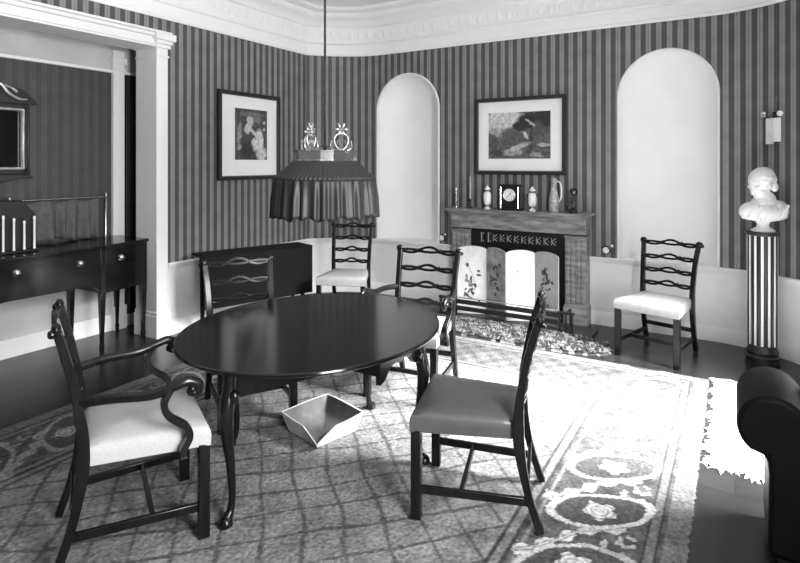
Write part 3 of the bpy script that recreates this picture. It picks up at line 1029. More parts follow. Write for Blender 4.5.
# ------------------------------------------------------------------ hanging lamp
def lamp():
    lx, ly = -.39, 2.90
    t = empty('hanging_lamp', 'pendant lamp with dark pleated fabric shade hanging over the oval table', 'lamp', (lx, ly, 1.262), 0)
    z0 = -1.262
    MB().tube([(0, 0, 1.60 + z0), (0, 0, ZC + z0 - .005)], .006, 8).build('cord', M['bronze'], t)
    MB().lathe([(.0, 3.30 + z0), (.03, 3.30 + z0), (.05, 3.34 + z0), (.055, ZC + z0)], 20).build('ceiling_rose', M['bronze'], t)
    # gathered cone
    mb = MB(); seg = 288
    def cone(a, b):
        th = 2 * PI * a
        r = .160 + (.262 - .160) * b + .0035 * math.sin(72 * th) * (.4 + b)
        return Vector((r * math.cos(th), r * math.sin(th), (1.565 - .095 * b ** .9) + z0))
    mb.grid(cone, seg, 6, True); mb.build('shade', M['shade'], t, solid=.003, ang=180)
    ph = [rnd.uniform(0, 2 * PI) for _ in range(6)]
    def skirt(a, b):
        th = 2 * PI * a
        w = math.sin(30 * th + 1.2 * math.sin(5 * th + ph[0])) + .5 * math.sin(47 * th + ph[1]) + .4 * math.sin(13 * th + ph[2])
        r = .258 + .012 * b + .0085 * w * (.3 + .7 * min(1, b * 2))
        z = 1.472 - .195 * b - (.006 * math.sin(9 * th + ph[3]) + .006 * math.sin(23 * th)) * b
        return Vector((r * math.cos(th), r * math.sin(th), z + z0))
    mb = MB(); mb.grid(skirt, 420, 10, True); mb.build('shade_skirt', M['shade'], t, solid=.003, ang=180)
    mb = MB(); n = 16
    for k in range(n):          # faceted metal gallery of polished plates
        a0, a1 = 2 * PI * k / n, 2 * PI * (k + 1) / n
    mb.lathe([(.158, 1.556 + z0), (.168, 1.556 + z0), (.168, 1.564 + z0), (.163, 1.566 + z0), (.163, 1.604 + z0), (.168, 1.606 + z0), (.168, 1.614 + z0), (.158, 1.614 + z0)], 16)
    mb.build('gallery_band', M['chrome'], t, ang=10)
    # wire cross stays to the cord
    mb = MB()
    for k in range(4):
        a = k * PI / 2 + .4
        mb.tube([(.158 * math.cos(a), .158 * math.sin(a), 1.607 + z0), (.0, .0, 1.640 + z0)], .003, 6)
    mb.tube([(0, 0, 1.60 + z0), (0, 0, 1.66 + z0)], [.010, .008], 8)
    mb.build('stay', M['bronze'], t)
    def wreath(a, yaw):
        mb = MB()
        px, py = .150 * math.cos(a), .150 * math.sin(a)
        tx_, ty_ = math.cos(yaw), math.sin(yaw)
        nx_, ny_ = -ty_, tx_
        def P(s_, z, d=0.0): return (px + tx_ * s_ + nx_ * d, py + ty_ * s_ + ny_ * d, z + 1.612 + z0)
        nref = (nx_, ny_, 0.01)
        # lyre-shaped oval, a small scroll inside it, side leaves and a six-petalled flower on top
        loop = [P((.034 - .008 * math.cos(q)) * math.sin(q), .044 - .042 * math.cos(q)) for q in [2 * PI * k / 28 for k in range(28)]]
        mb.tube(loop, .0060, 8, True, ref=nref)
        for s_ in (-1, 1):
            mb.tube(catmull([P(s_ * .004, 0), P(s_ * .022, .020), P(s_ * .016, .050), P(s_ * .004, .046), P(s_ * .010, .036)], 5), .0035, 6)
            mb.tube(catmull([P(s_ * .030, 0), P(s_ * .052, .016), P(s_ * .048, .050)], 5), [.006 - .0004 * k for k in range(11)], 6)
        RT = Matrix(((tx_, nx_, 0), (ty_, ny_, 0), (0, 0, 1)))
        for k in range(6):
            q = PI / 6 + k * PI / 3
            mb.ell(P(.021 * math.sin(q), .106 + .021 * math.cos(q)), (.0085, .006, .016), 10, RT @ Matrix.Rotation(q, 3, 'Y'))
        mb.ell(P(0, .106), (.008, .008, .008), 8)
        return mb
    wreath(R(-109), R(62)).build('finial', M['pewter'], t, ang=60)
    wreath(R(-50), R(8)).build('finial', M['pewter'], t, ang=60)
    wreath(R(130), R(220)).build('finial', M['pewter'], t, ang=60)
lamp()


# ------------------------------------------------------------------ fireplace
def fireplace():
    fu, fv = -1.905, 5.575
    t = empty('fireplace', 'weathered wooden fireplace surround with fluted pilasters and dark tiled opening', 'fireplace', W(fu, fv, 0), ROOM)
    # local x along the wall, y towards the wall = +; wall at y = 0, room side negative
    hw = .70
    mb = MB()
    mb.box((0, -.115, 1.058), (1.50, .24, .024)); mb.box((0, -.108, 1.038), (1.46, .215, .018)); mb.box((0, -.10, 1.022), (1.43, .19, .016))
    mb.build('mantel_shelf', M['mantel'], t, bevel=.004)
    mb = MB(); mb.box((0, -.085, .942), (1.02, .16, .146)); mb.box((0, -.085, .874), (1.03, .175, .014))
    mb.build('lintel', M['mantel'], t, bevel=.003)
    for s_ in (-1, 1):
        x = s_ * .60
        mb = MB()
        mb.box((x, -.08, .485), (.20, .16, .73)); mb.box((x, -.088, .085), (.225, .18, .17)); mb.box((x, -.085, .180), (.212, .172, .02))
        mb.box((x, -.085, .845), (.214, .175, .016))
        for k in range(4):
            mb.box((x - .072 + .048 * k, -.162, .51), (.030, .016, .60))
        mb.build('pilaster', M['mantel'], t, bevel=.004)
        mb = MB(); mb.box((x, -.09, .942), (.205, .172, .146))
        for k in (-1, 0, 1):
            c = (x + .058 * k, -.178, .942)
            mb.lathe([(.001, -.004), (.024, -.004), (.026, .004), (.018, .008), (.012, .003), (.006, .008), (.001, .010)], 14, (c[0], c[1] - .001, c[2]), axis='Y')
            mb.box((c[0], c[1] + .002, c[2]), (.05, .008, .07))
        mb.build('rosette_block', M['mantel'], t, bevel=.002)
    # firebox opening with dark tiled slips
    mb = MB()
    mb.box((0, -.012, .52), (1.0, .02, .70)); mb.build('fireback', M['soot'], t)
    mb = MB(); mb.box((0, -.06, .765), (1.0, .09, .206)); mb.build('tile_band', M['black'], t)
    for s_ in (-1, 1):
        mb = MB(); mb.box((s_ * .44, -.05, .36), (.12, .07, .62)); mb.build('tile_slip', M['black'], t)
    mb = MB()
    for k in range(11):           # pale key-shaped inlay on the band
        x = -.38 + .076 * k
        y = -.106
        if k == 0 or k == 1:
            mb.box((x, y, .775), (.012, .004, .10))
            mb.box((x + .022, y, .815), (.006, .004, .018)); mb.box((x + .022, y, .735), (.006, .004, .018))
            continue
        mb.box((x - .022, y, .775), (.006, .004, .075))
        for s_ in (-1, 1):
            mb.box((x, y, .775 + s_ * .019), (.050, .004, .008), rot=Matrix.Rotation(s_ * R(-40), 3, 'Y'))
        mb.box((x + .018, y, .775), (.010, .004, .010), rot=Matrix.Rotation(R(45), 3, 'Y'))
    mb.build('inlay', plain('pale_inlay', .34, .5, var=.4, scale=60), t)
    mb = MB(); mb.box((0, -.378, .012), (1.64, .34, .022)); h = mb.build('hearthstone', M['hearth'], t, bevel=.004)
    return t
fireplace()

# folding screen in front of the grate
def screen():
    pts = [(-2.43, 5.17), (-2.155, 5.285), (-1.905, 5.16), (-1.655, 5.285), (-1.395, 5.165)]
    t = empty('folding_fire_screen', 'low four-leaf white folding screen painted with flowers standing in the fireplace', 'screen', W(-1.9, 5.2, .024), ROOM)
    rng = random.Random(11)
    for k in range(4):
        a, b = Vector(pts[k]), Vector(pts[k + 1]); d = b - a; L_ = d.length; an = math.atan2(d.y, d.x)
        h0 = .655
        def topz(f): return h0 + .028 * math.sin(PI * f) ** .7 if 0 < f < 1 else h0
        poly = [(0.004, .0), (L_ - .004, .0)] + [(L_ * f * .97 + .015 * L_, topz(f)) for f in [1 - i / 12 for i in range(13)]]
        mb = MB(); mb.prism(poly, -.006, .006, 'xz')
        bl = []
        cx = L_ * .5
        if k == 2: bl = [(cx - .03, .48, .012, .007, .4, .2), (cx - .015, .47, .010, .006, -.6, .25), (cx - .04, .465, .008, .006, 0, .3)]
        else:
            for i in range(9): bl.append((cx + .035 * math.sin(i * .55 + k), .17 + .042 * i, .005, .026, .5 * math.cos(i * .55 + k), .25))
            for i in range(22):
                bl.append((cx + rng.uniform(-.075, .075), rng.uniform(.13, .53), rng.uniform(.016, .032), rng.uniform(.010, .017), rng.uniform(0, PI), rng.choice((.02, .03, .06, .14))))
        p = mb.build('screen_leaf', print_mat('flowered_silk', (.46, .26, .60, .34)[k], bl, k * 3.3, .02, 3), t, bevel=.001)  # light put into the leaf tones: window-facing leaves paler, the others darker
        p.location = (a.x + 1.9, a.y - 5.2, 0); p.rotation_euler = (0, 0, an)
        mb = MB()        # narrow dark rim of the leaf
        path = [(x, 0, z) for x, z in poly]
        mb.tube(path, .006, 6, True, ref=(0, 1, 0)); f_ = mb.build('leaf_frame', plain('screen_rim', .30, .5), p)
screen()

# iron fender
def fender():
    t = empty('fender', 'black iron fender with polished rails in front of the folding screen', 'fender', W(-1.905, 5.065, .024), ROOM)
    hl = .60
    for z in (.085, .150):
        mb = MB(); mb.bar([(-hl + .07, 0, z), (hl - .07, 0, z)], .022, .042); mb.build('front_rail', M['black'], t, bevel=.003)
    mb = MB(); mb.bar([(-hl + .07, 0, .193), (hl - .07, 0, .193)], .03, .010); mb.build('top_rail', M['chrome'], t, bevel=.002)
    for s_ in (-1, 1):
        mb = MB()
        for x in (-.055, 0, .055): mb.box((s_ * hl + x, 0, .085), (.018, .024, .17))
        mb.box((s_ * hl, 0, .175), (.15, .03, .022)); mb.box((s_ * hl, 0, .01), (.15, .03, .02))
        mb.build('end_post', M['black'], t, bevel=.003)
        mb = MB(); mb.bar([(s_ * hl, .012, .17), (s_ * hl, .17, .17)], .018, .02); mb.bar([(s_ * hl, .012, .012), (s_ * hl, .17, .012)], .018, .02); mb.box((s_ * hl, .165, .09), (.018, .018, .17))
        mb.build('side_rail', M['black'], t, bevel=.003)
fender()

# ------------------------------------------------------------------ on the mantel shelf
ZM = 1.0705
def candlestick(u, label):
    t = empty('candlestick', label, 'candlestick', W(u, 5.46, ZM), ROOM)
    MB().lathe([(.001, 0), (.034, 0), (.034, .012), (.012, .024), (.009, .05), (.016, .062), (.009, .075), (.008, .12), (.014, .135), (.010, .15), (.018, .165), (.020, .185), (.001, .187)], 20).build('stem', M['brass'], t, ang=50)
    MB().lathe([(.001, .187), (.010, .187), (.010, .212), (.001, .214)], 12).build('candle', M['porcelain'], t)
candlestick(-2.575, 'short brass candlestick at the left end of the mantel shelf')
def taper(u):
    t = empty('candlestick', 'tall slender candlestick with long candle, second from left on the mantel shelf', 'candlestick', W(u, 5.46, ZM), ROOM)
    MB().lathe([(.001, 0), (.030, 0), (.028, .010), (.010, .02), (.008, .07), (.013, .08), (.013, .10), (.001, .101)], 18).build('stem', M['bronze'], t, ang=50)
    MB().lathe([(.001, .101), (.0095, .101), (.0085, .325), (.004, .34), (.001, .345)], 12).build('candle', plain('wax', .34, .5), t)
taper(-2.412)
def urn(u, label):
    t = empty('lidded_vase', label, 'vase', W(u, 5.45, ZM), ROOM, 'lidded vases on the mantel shelf')
    MB().lathe([(.001, 0), (.034, 0), (.034, .014), (.014, .026), (.016, .04)], 20).build('foot', M['porcelain'], t, ang=50)
    MB().lathe([(.016, .040), (.034, .055), (.040, .085), (.041, .13), (.038, .165), (.028, .178), (.020, .184)], 24).build('body', M['porcelain'], t, ang=50)
    MB().lathe([(.001, .184), (.018, .184), (.016, .196), (.030, .204), (.030, .214), (.018, .226), (.010, .236), (.008, .244), (.001, .246)], 20).build('lid', M['porcelain'], t, ang=50)
    MB().lathe([(.017, .183), (.022, .188), (.017, .195)], 16).build('collar', M['bronze'], t, ang=50)
    MB().lathe([(.017, .036), (.021, .041), (.017, .046)], 16).build('collar', M['bronze'], t, ang=50)
    for s_ in (-1, 1):
        MB().tube([(s_ * .036, 0, .165), (s_ * .052, 0, .170), (s_ * .052, 0, .15), (s_ * .040, 0, .14)], .004, 6).build('handle', M['bronze'], t, ang=50)
urn(-2.213, 'white lidded porcelain vase to the left of the mantel clock')
urn(-1.735, 'white lidded porcelain vase to the right of the mantel clock')
def clock(u):
    t = empty('mantel_clock', 'black mantel clock with round white dial in the middle of the mantel shelf', 'clock', W(u, 5.47, ZM), ROOM)
    MB().box((0, 0, .13), (.175, .09, .22)).box((0, -.003, .01), (.22, .12, .02)).box((0, -.003, .25), (.205, .11, .022)).build('case', M['black'], t, bevel=.004)
    mb = MB(); mb.lathe([(.001, -.004), (.060, -.004), (.060, .004), (.001, .004)], 32, (0, -.049, .155), axis='Y'); mb.build('dial', M['porcelain'], t)
    mb = MB(); mb.tube([(.063 * math.cos(q), -.051, .155 + .063 * math.sin(q)) for q in [2 * PI * k / 32 for k in range(32)]], .0045, 8, True, ref=(0, 1, 0)); mb.build('bezel', M['brass'], t)
    mb = MB()
    for k in range(12):
        a = k * PI / 6
        mb.box((.048 * math.sin(a), -.0535, .155 + .048 * math.cos(a)), (.004, .002, .014), rot=Matrix.Rotation(a, 3, 'Y'))
    mb.build('hour_marks', M['black'], t)
    mb = MB(); mb.box((.010, -.055, .167), (.005, .002, .034), rot=Matrix.Rotation(R(40), 3, 'Y')); mb.box((-.014, -.056, .140), (.004, .002, .044), rot=Matrix.Rotation(R(42), 3, 'Y')); mb.build('hands', M['black'], t)
    for s_ in (-1, 1):
        MB().tube([(s_ * .092, -.05, .022), (s_ * .092, -.05, .238)], .006, 10).build('pillar', M['chrome'], t)
clock(-1.965)
def jug(u):
    t = empty('tall_jug', 'tall mottled jug with a looped handle beside the right vase on the mantel', 'jug', W(u, 5.46, ZM), ROOM)
    MB().lathe([(.001, 0), (.044, 0), (.048, .02), (.050, .08), (.046, .14), (.034, .19), (.028, .23), (.027, .29), (.032, .325), (.033, .335), (.027, .335), (.024, .30), (.001, .29)], 28).build('body', M['jug'], t, ang=50)
    MB().tube(catmull([(.030, 0, .30), (.062, -.004, .285), (.075, -.006, .22), (.070, -.006, .14), (.044, 0, .10)], 7), .008, 8).build('handle', M['porcelain'], t)
jug(-1.522)
def figure(u):
    t = empty('bronze_statuette', 'small bronze statuette of a crouching figure holding up a globe, right end of mantel', 'statuette', W(u, 5.45, ZM), ROOM)
    MB().lathe([(.001, 0), (.038, 0), (.040, .012), (.030, .022), (.032, .03), (.001, .03)], 20).build('base', M['bronze'], t, ang=50)
    mb = MB()
    parts = [((0, 0, .055), (.020, .018, .028)), ((.004, 0, .095), (.019, .016, .030)), ((-.012, 0, .132), (.013, .013, .016))]
    for c, r_ in parts: mb.ell(c, r_, 14)
    for s_ in (-1, 1):
        mb.tube(catmull([(0, s_ * .012, .055), (-.035, s_ * .018, .062), (-.028, s_ * .018, .03)], 6), .010, 8)
        mb.tube(catmull([(0, s_ * .016, .110), (-.030, s_ * .022, .120), (-.010, s_ * .020, .155), (.004, s_ * .012, .170)], 6), .007, 8)
    mb.tube(catmull([(-.01, 0, .10), (-.05, -.01, .085), (-.075, -.01, .09)], 5), [.008] * 6 + [.007] * 5, 8)
    o = mb.build('figure', M['bronze'], t, ang=60)
    r = o.modifiers.new('r', 'REMESH'); r.mode = 'VOXEL'; r.voxel_size = .003; r.use_smooth_shade = True
    MB().ell((.004, 0, .200), (.040, .040, .040), 20).build('globe', M['bronze'], t)
figure(-1.335)

# pictures
def picture(name, label, loc, rz, w, h, fw, pr, pmat, dep=.035):
    """local x across, z up, room side at -y"""
    t = empty(name, label, 'picture', loc, rz)
    mb = MB()
    for s_ in (-1, 1):
        mb.box((s_ * (w - fw) / 2, -dep / 2 - .003, 0), (fw, dep, h)); mb.box((0, -dep / 2 - .003, s_ * (h - fw) / 2), (w - 2 * fw, dep, fw))
    mb.build('frame', M['frame'], t, bevel=.004)
    mb = MB()
    for s_ in (-1, 1):
        mb.box((s_ * (w / 2 - fw - .004), -dep * .62, 0), (.008, .008, h - 2 * fw)); mb.box((0, -dep * .62, s_ * (h / 2 - fw - .004)), (w - 2 * fw, .008, .008))
    mb.build('slip', plain('frame_slip', .10, .4), t)
    MB().box((0, -.010, 0), (w - 2 * fw, .006, h - 2 * fw)).build('mount', M['mat'], t)
    (x0, x1, z0, z1) = pr
    o = MB().box((0, 0, 0), (x1 - x0, .003, z1 - z0)).build('print', pmat, t)
    o.location = ((x0 + x1) / 2, -.0148, (z0 + z1) / 2)
    return t
land = print_mat('landscape_print', .09, [
    (-.16, .17, .24, .10, 0, .52), (-.27, .10, .16, .06, 0, .46), (-.20, .03, .14, .05, .2, .30),
    (.10, .145, .13, .085, -.1, .018), (.26, .17, .12, .10, .2, .022), (.0, .09, .07, .05, .3, .02), (.20, .05, .07, .10, 0, .07),
    (-.08, -.02, .12, .09, .3, .085), (.13, -.08, .018, .18, .05, .03), (.075, .0, .018, .05, -.6, .50), (-.02, -.13, .16, .028, -.35, .38), (.12, .13, .07, .012, .6, .34),
    (-.05, -.18, .10, .03, -.1, .30), (-.24, -.18, .07, .04, .3, .045), (-.28, -.08, .05, .10, 0, .07), (.26, -.10, .07, .02, 0, .34), (.20, -.20, .10, .025, 0, .26), (.28, -.19, .05, .03, .2, .06)], 3.1, .05, 7)
picture('framed_landscape', 'black framed landscape print with a dark tree hanging above the mantel shelf', W(-1.91, 5.578, 1.83), ROOM, .965, .80, .032, (-.335, .325, -.235, .245), land, .05)
port = print_mat('figures_print', .06, [
    (-.02, .14, .05, .07, .2, .42), (-.05, .06, .05, .06, .5, .50), (.03, .02, .09, .02, .7, .46), (.12, -.06, .055, .13, -.1, .55), (.05, -.10, .06, .07, .2, .58), (.14, -.20, .08, .08, 0, .50),
    (.09, .16, .05, .05, 0, .16), (-.17, .0, .03, .14, .1, .26), (-.16, -.14, .04, .03, .2, .34), (-.06, -.17, .10, .09, 0, .03), (.18, .06, .025, .02, 0, .45), (.18, .13, .02, .02, 0, .40), (.0, .21, .18, .03, 0, .14)], 9.4, .045, 7)
picture('framed_portrait', 'black framed print of two figures on the striped left wall', W(UL + .002, 4.208, 1.828), ROOM + PI / 2, .86, .905, .036, (-.205, .245, -.245, .285), port, .04)

# mirror in the recess, mostly out of frame
def mirror():
    v0, v1, z0, z1 = 1.68, 2.345, 1.455, 2.03
    t = empty('gilt_mirror', 'gilt framed wall mirror with carved crest above the sideboard', 'mirror', W(UA + .004, (v0 + v1) / 2, (z0 + z1) / 2), ROOM + PI / 2)
    w, h = v1 - v0, z1 - z0
    mb = MB()
    for s_ in (-1, 1):
        mb.box((s_ * (w / 2 - .030), -.02, 0), (.06, .04, h)); mb.box((0, -.02, s_ * (h / 2 - .03)), (w, .04, .06))
        mb.box((s_ * (w / 2 - .012), -.035, 0), (.016, .02, h)); mb.box((0, -.035, s_ * (h / 2 - .012)), (w, .02, .016))
    mb.build('frame', M['frame'], t, bevel=.006)
    mb = MB()
    for s_ in (-1, 1):
        mb.box((s_ * (w / 2 - .052), -.038, 0), (.020, .026, h - .09)); mb.box((0, -.038, s_ * (h / 2 - .052)), (w - .09, .026, .020))
    mb.build('gilt_slip', M['gilt'], t, bevel=.006)
    MB().box((0, -.008, 0), (w - .11, .008, h - .11)).build('glass', M['mirror'], t)
    poly = []
    for k in range(25):
        f = -1 + 2 * k / 24
        poly.append((f * w * .60, h / 2 - .005 + .055 + .09 * max(0, math.cos(f * PI * .5)) ** .6 * (1 + .25 * math.cos(f * 9)) - .05 * abs(f) ** 6))
    poly += [(w * .5, h / 2 - .005), (-w * .5, h / 2 - .005)]
    MB().prism(poly, -.03, -.004, 'xz').build('crest', M['frame'], t, bevel=.004)
    poly = [(-w * .55, -h / 2 - .03), (-w * .5, -h / 2 + .005), (w * .5, -h / 2 + .005), (w * .56, -h / 2 - .03), (w * .42, -h / 2 - .025), (w * .2, -h / 2 - .06), (0, -h / 2 - .04), (-w * .2, -h / 2 - .06), (-w * .42, -h / 2 - .025)]
    MB().prism(poly, -.03, -.004, 'xz').build('apron', M['frame'], t, bevel=.004)
    mb = MB()
    for s_ in (-1, 1):
        mb.tube(catmull([(s_ * .05, -.04, h / 2 + .05), (s_ * .11, -.045, h / 2 + .14), (s_ * .17, -.045, h / 2 + .075), (s_ * .25, -.04, h / 2 + .035), (s_ * .31, -.035, h / 2 + .035)], 7), [.012] * 8 + [.016] * 8 + [.013] * 8 + [.008] * 5, 8)
        mb.tube(catmull([(s_ * .14, -.04, h / 2 + .135), (s_ * .20, -.04, h / 2 + .115), (s_ * .235, -.04, h / 2 + .09)], 6), [.008] * 7 + [.012] * 6, 8)
    mb.ell((0, -.04, h / 2 + .11), (.05, .022, .04), 14); mb.ell((0, -.04, h / 2 + .17), (.02, .018, .03), 12)
    mb.build('carving', M['gilt'], t, ang=60)
mirror()


# ------------------------------------------------------------------ sideboard
def sideboard():
    uc, vc = -4.70, 2.235
    t = empty('sideboard', 'long dark bow-front sideboard with round knobs in the left recess', 'sideboard', W(uc, vc, 0), ROOM)
    hl = .865
    def fr(y): return .20 + .085 * (1 - (y / hl) ** 2)      # bow front, local +x towards the room
    xb = -.24
    def slab(z0, z1, e):
        mb = MB(); n = 32
        pts = [(fr(y) + e, y * (1 + e / hl)) for y in [-hl + 2 * hl * k / n for k in range(n + 1)]] + [(xb, hl + e), (xb, -hl - e)]
        mb.prism(pts, z0, z1, 'xy'); return mb
    slab(.852, .878, .018).build('top', M['sideboard'], t, bevel=.005)
    def seg(y0, y1, z0, z1, arch_=0.0):
        mb = MB(); n = 16
        front = [(fr(y), y) for y in [y0 + (y1 - y0) * k / n for k in range(n + 1)]]
        pts = front + [(xb + .01, y1), (xb + .01, y0)]
        mb.prism(pts, z0, z1, 'xy'); return mb
    seg(-hl + .02, -.42, .48, .852).build('end_cabinet', M['sideboard'], t, bevel=.003)
    seg(.42, hl - .02, .48, .852).build('end_cabinet', M['sideboard'], t, bevel=.003)
    seg(-.42, .42, .57, .852).build('centre_case', M['sideboard'], t, bevel=.003)
    mb = MB(); n = 24           # arched apron under the centre drawer
    rows = []
    for k in range(n + 1):
        y = -.42 + .84 * k / n; f = abs(y) / .42
        zb = .565 - .075 * max(0, (f - .72) / .28) ** 1.3
        rows.append([mb.bm.verts.new(p) for p in ((fr(y) - .003, y, .572), (fr(y) - .003, y, zb), (fr(y) - .022, y, zb), (fr(y) - .022, y, .572))])
    for a, b in zip(rows[:-1], rows[1:]):
        for j in range(4): mb.face([a[j], a[(j + 1) % 4], b[(j + 1) % 4], b[j]])
    mb.face(rows[0]); mb.face(list(reversed(rows[-1])))
    mb.build('apron', M['sideboard'], t)
    def panel(name, y0, y1, z0, z1):
        mb = MB(); n = 14
        rows = []
        for k in range(n + 1):
            y = y0 + (y1 - y0) * k / n
            rows.append([mb.bm.verts.new(p) for p in ((fr(y) + .006, y, z0), (fr(y) + .006, y, z1), (fr(y) - .004, y, z1), (fr(y) - .004, y, z0))])
        for a, b in zip(rows[:-1], rows[1:]):
            for j in range(4): mb.face([a[j], a[(j + 1) % 4], b[(j + 1) % 4], b[j]])
        mb.face(rows[0]); mb.face(list(reversed(rows[-1])))
        return mb.build(name, M['sideboard'], t, bevel=.002)
    def knob(p, y, z, r=.021):
        mb = MB(); x = fr(y) + .006
        mb.lathe([(.001, 0), (r * 1.15, 0), (r * 1.15, .004), (.008, .006), (.007, .014), (r * .85, .018), (r, .026), (r * .6, .034), (.001, .036)], 20, (x, y, z), axis='X')
        mb.build('knob', M['chrome'], p, ang=50)
    d1 = panel('drawer', -.40, .40, .60, .835); knob(d1, .225, .76); knob(d1, -.225, .76)
    d2 = panel('cupboard_door', .45, .835, .50, .835); knob(d2, .585, .755)
    d3 = panel('cupboard_door', -.835, -.45, .50, .835); knob(d3, -.585, .755)
    def leg(x, y, z1=.87):
        mb = MB(); s_ = .046
        mb.box((x, y, (.48 + z1) / 2), (s_, s_, z1 - .48))
        mb.box((x, y, .27), (s_, s_, .42), taper=.55)
        mb.box((x, y, .03), (s_ * .74, s_ * .74, .06), taper=.8)
        mb.build('leg', M['sideboard'], t, bevel=.003)
    for y in (-hl + .022, -.43, .43, hl - .022):
        leg(fr(y) - .02, y, .850)
        leg(xb + .03, y, .85)
    # brass gallery rail at the back of the top
    for y in (-.72, -.05, .735):
        mb = MB()
        mb.lathe([(.001, .878), (.02, .878), (.012, .890), (.009, .90), (.009, 1.25), (.014, 1.262), (.009, 1.275), (.001, 1.285)], 12, (xb + .035, y, 0))
        mb.build('gallery_post', M['brass'], t, ang=50)
    MB().tube([(xb + .035, -.73, 1.245), (xb + .035, .74, 1.245)], .0055, 8).build('gallery_rail', M['brass'], t)
sideboard()
# little curtain strung along the gallery rail
mb = MB()
def cur(a, b):
    y = 1.50 + 1.40 * a
    s_ = math.sin(y * 52 + 2.0 * math.sin(y * 7)) + .6 * math.sin(y * 31 + 1)
    sag = .018 * math.sin(a * PI * 6) ** 2
    return Vector((-4.905 + .004 + .026 * s_ * (.2 + .8 * b), y + .02 * b * math.sin(y * 23), 1.236 - sag * (1 - b) - .335 * b + .012 * math.sin(y * 13) * b))
mb.grid(cur, 220, 12)
o = mb.build('curtain', M['curtain'], solid=.003, ang=180); o.rotation_euler = (0, 0, ROOM)
tag(o, 'short dark gathered curtain hung on the brass rail at the back of the sideboard', 'curtain')

# dark rack with pale bars standing on the sideboard
def rack():
    t = empty('cutlery_box', 'dark upright box with pale bars across its front, on the sideboard below the mirror', 'box', W(-4.70, 1.93, .879), ROOM)
    hl, H = .31, .385
    poly = [(-hl, 0), (hl, 0), (hl, .285), (hl - .085, H), (-hl + .085, H), (-hl, .285)]
    mb = MB(); mb.prism(poly, -.12, .07, 'yz'); mb.build('case', M['black'], t, bevel=.004)
    mb = MB(); mb.box((.095, 0, .010), (.07, 2 * hl, .018)); mb.build('tray', M['black'], t, bevel=.003)
    for k in range(9):
        y = -hl + .035 + k * (2 * hl - .055) / 8
        h = (.285, .26, .235, .265, .255)[k % 5]
        MB().lathe([(.001, .019), (.010, .019), (.008, .04), (.0075, h - .03), (.010, h - .01), (.008, h), (.001, h + .002)], 10, (.100, y, 0)).build('bar', M['porcelain'], t, ang=50)
rack()


# drop-leaf table folded against the left wall
def dropleaf():
    a, b = Vector((-3.975, 3.30)), Vector((-3.625, 4.335))
    d = (b - a); L_ = d.length; an = math.atan2(d.y, d.x)
    mid = (a + b) / 2
    t = empty('drop_leaf_table', 'dark drop-leaf table folded down against the striped left wall', 'table', W(mid.x, mid.y, 0), ROOM + an)
    # local x along the leaf, +y towards the wall
    MB().box((0, .155, .718), (L_ + .01, .30, .022)).build('top', M['old_oak'], t, bevel=.004)
    MB().box((0, .009, .490), (L_, .018, .46)).build('drop_leaf', M['old_oak'], t, bevel=.004)
    MB().box((0, .16, .655), (L_ - .12, .24, .10)).build('frame', M['old_oak'], t, bevel=.003)
    for x in (-1, 1):
        for y in (.06, .26):
            MB().box((x * (L_ / 2 - .08), y, .353), (.045, .045, .70), taper=.6).build('leg', M['old_oak'], t, bevel=.003)
dropleaf()


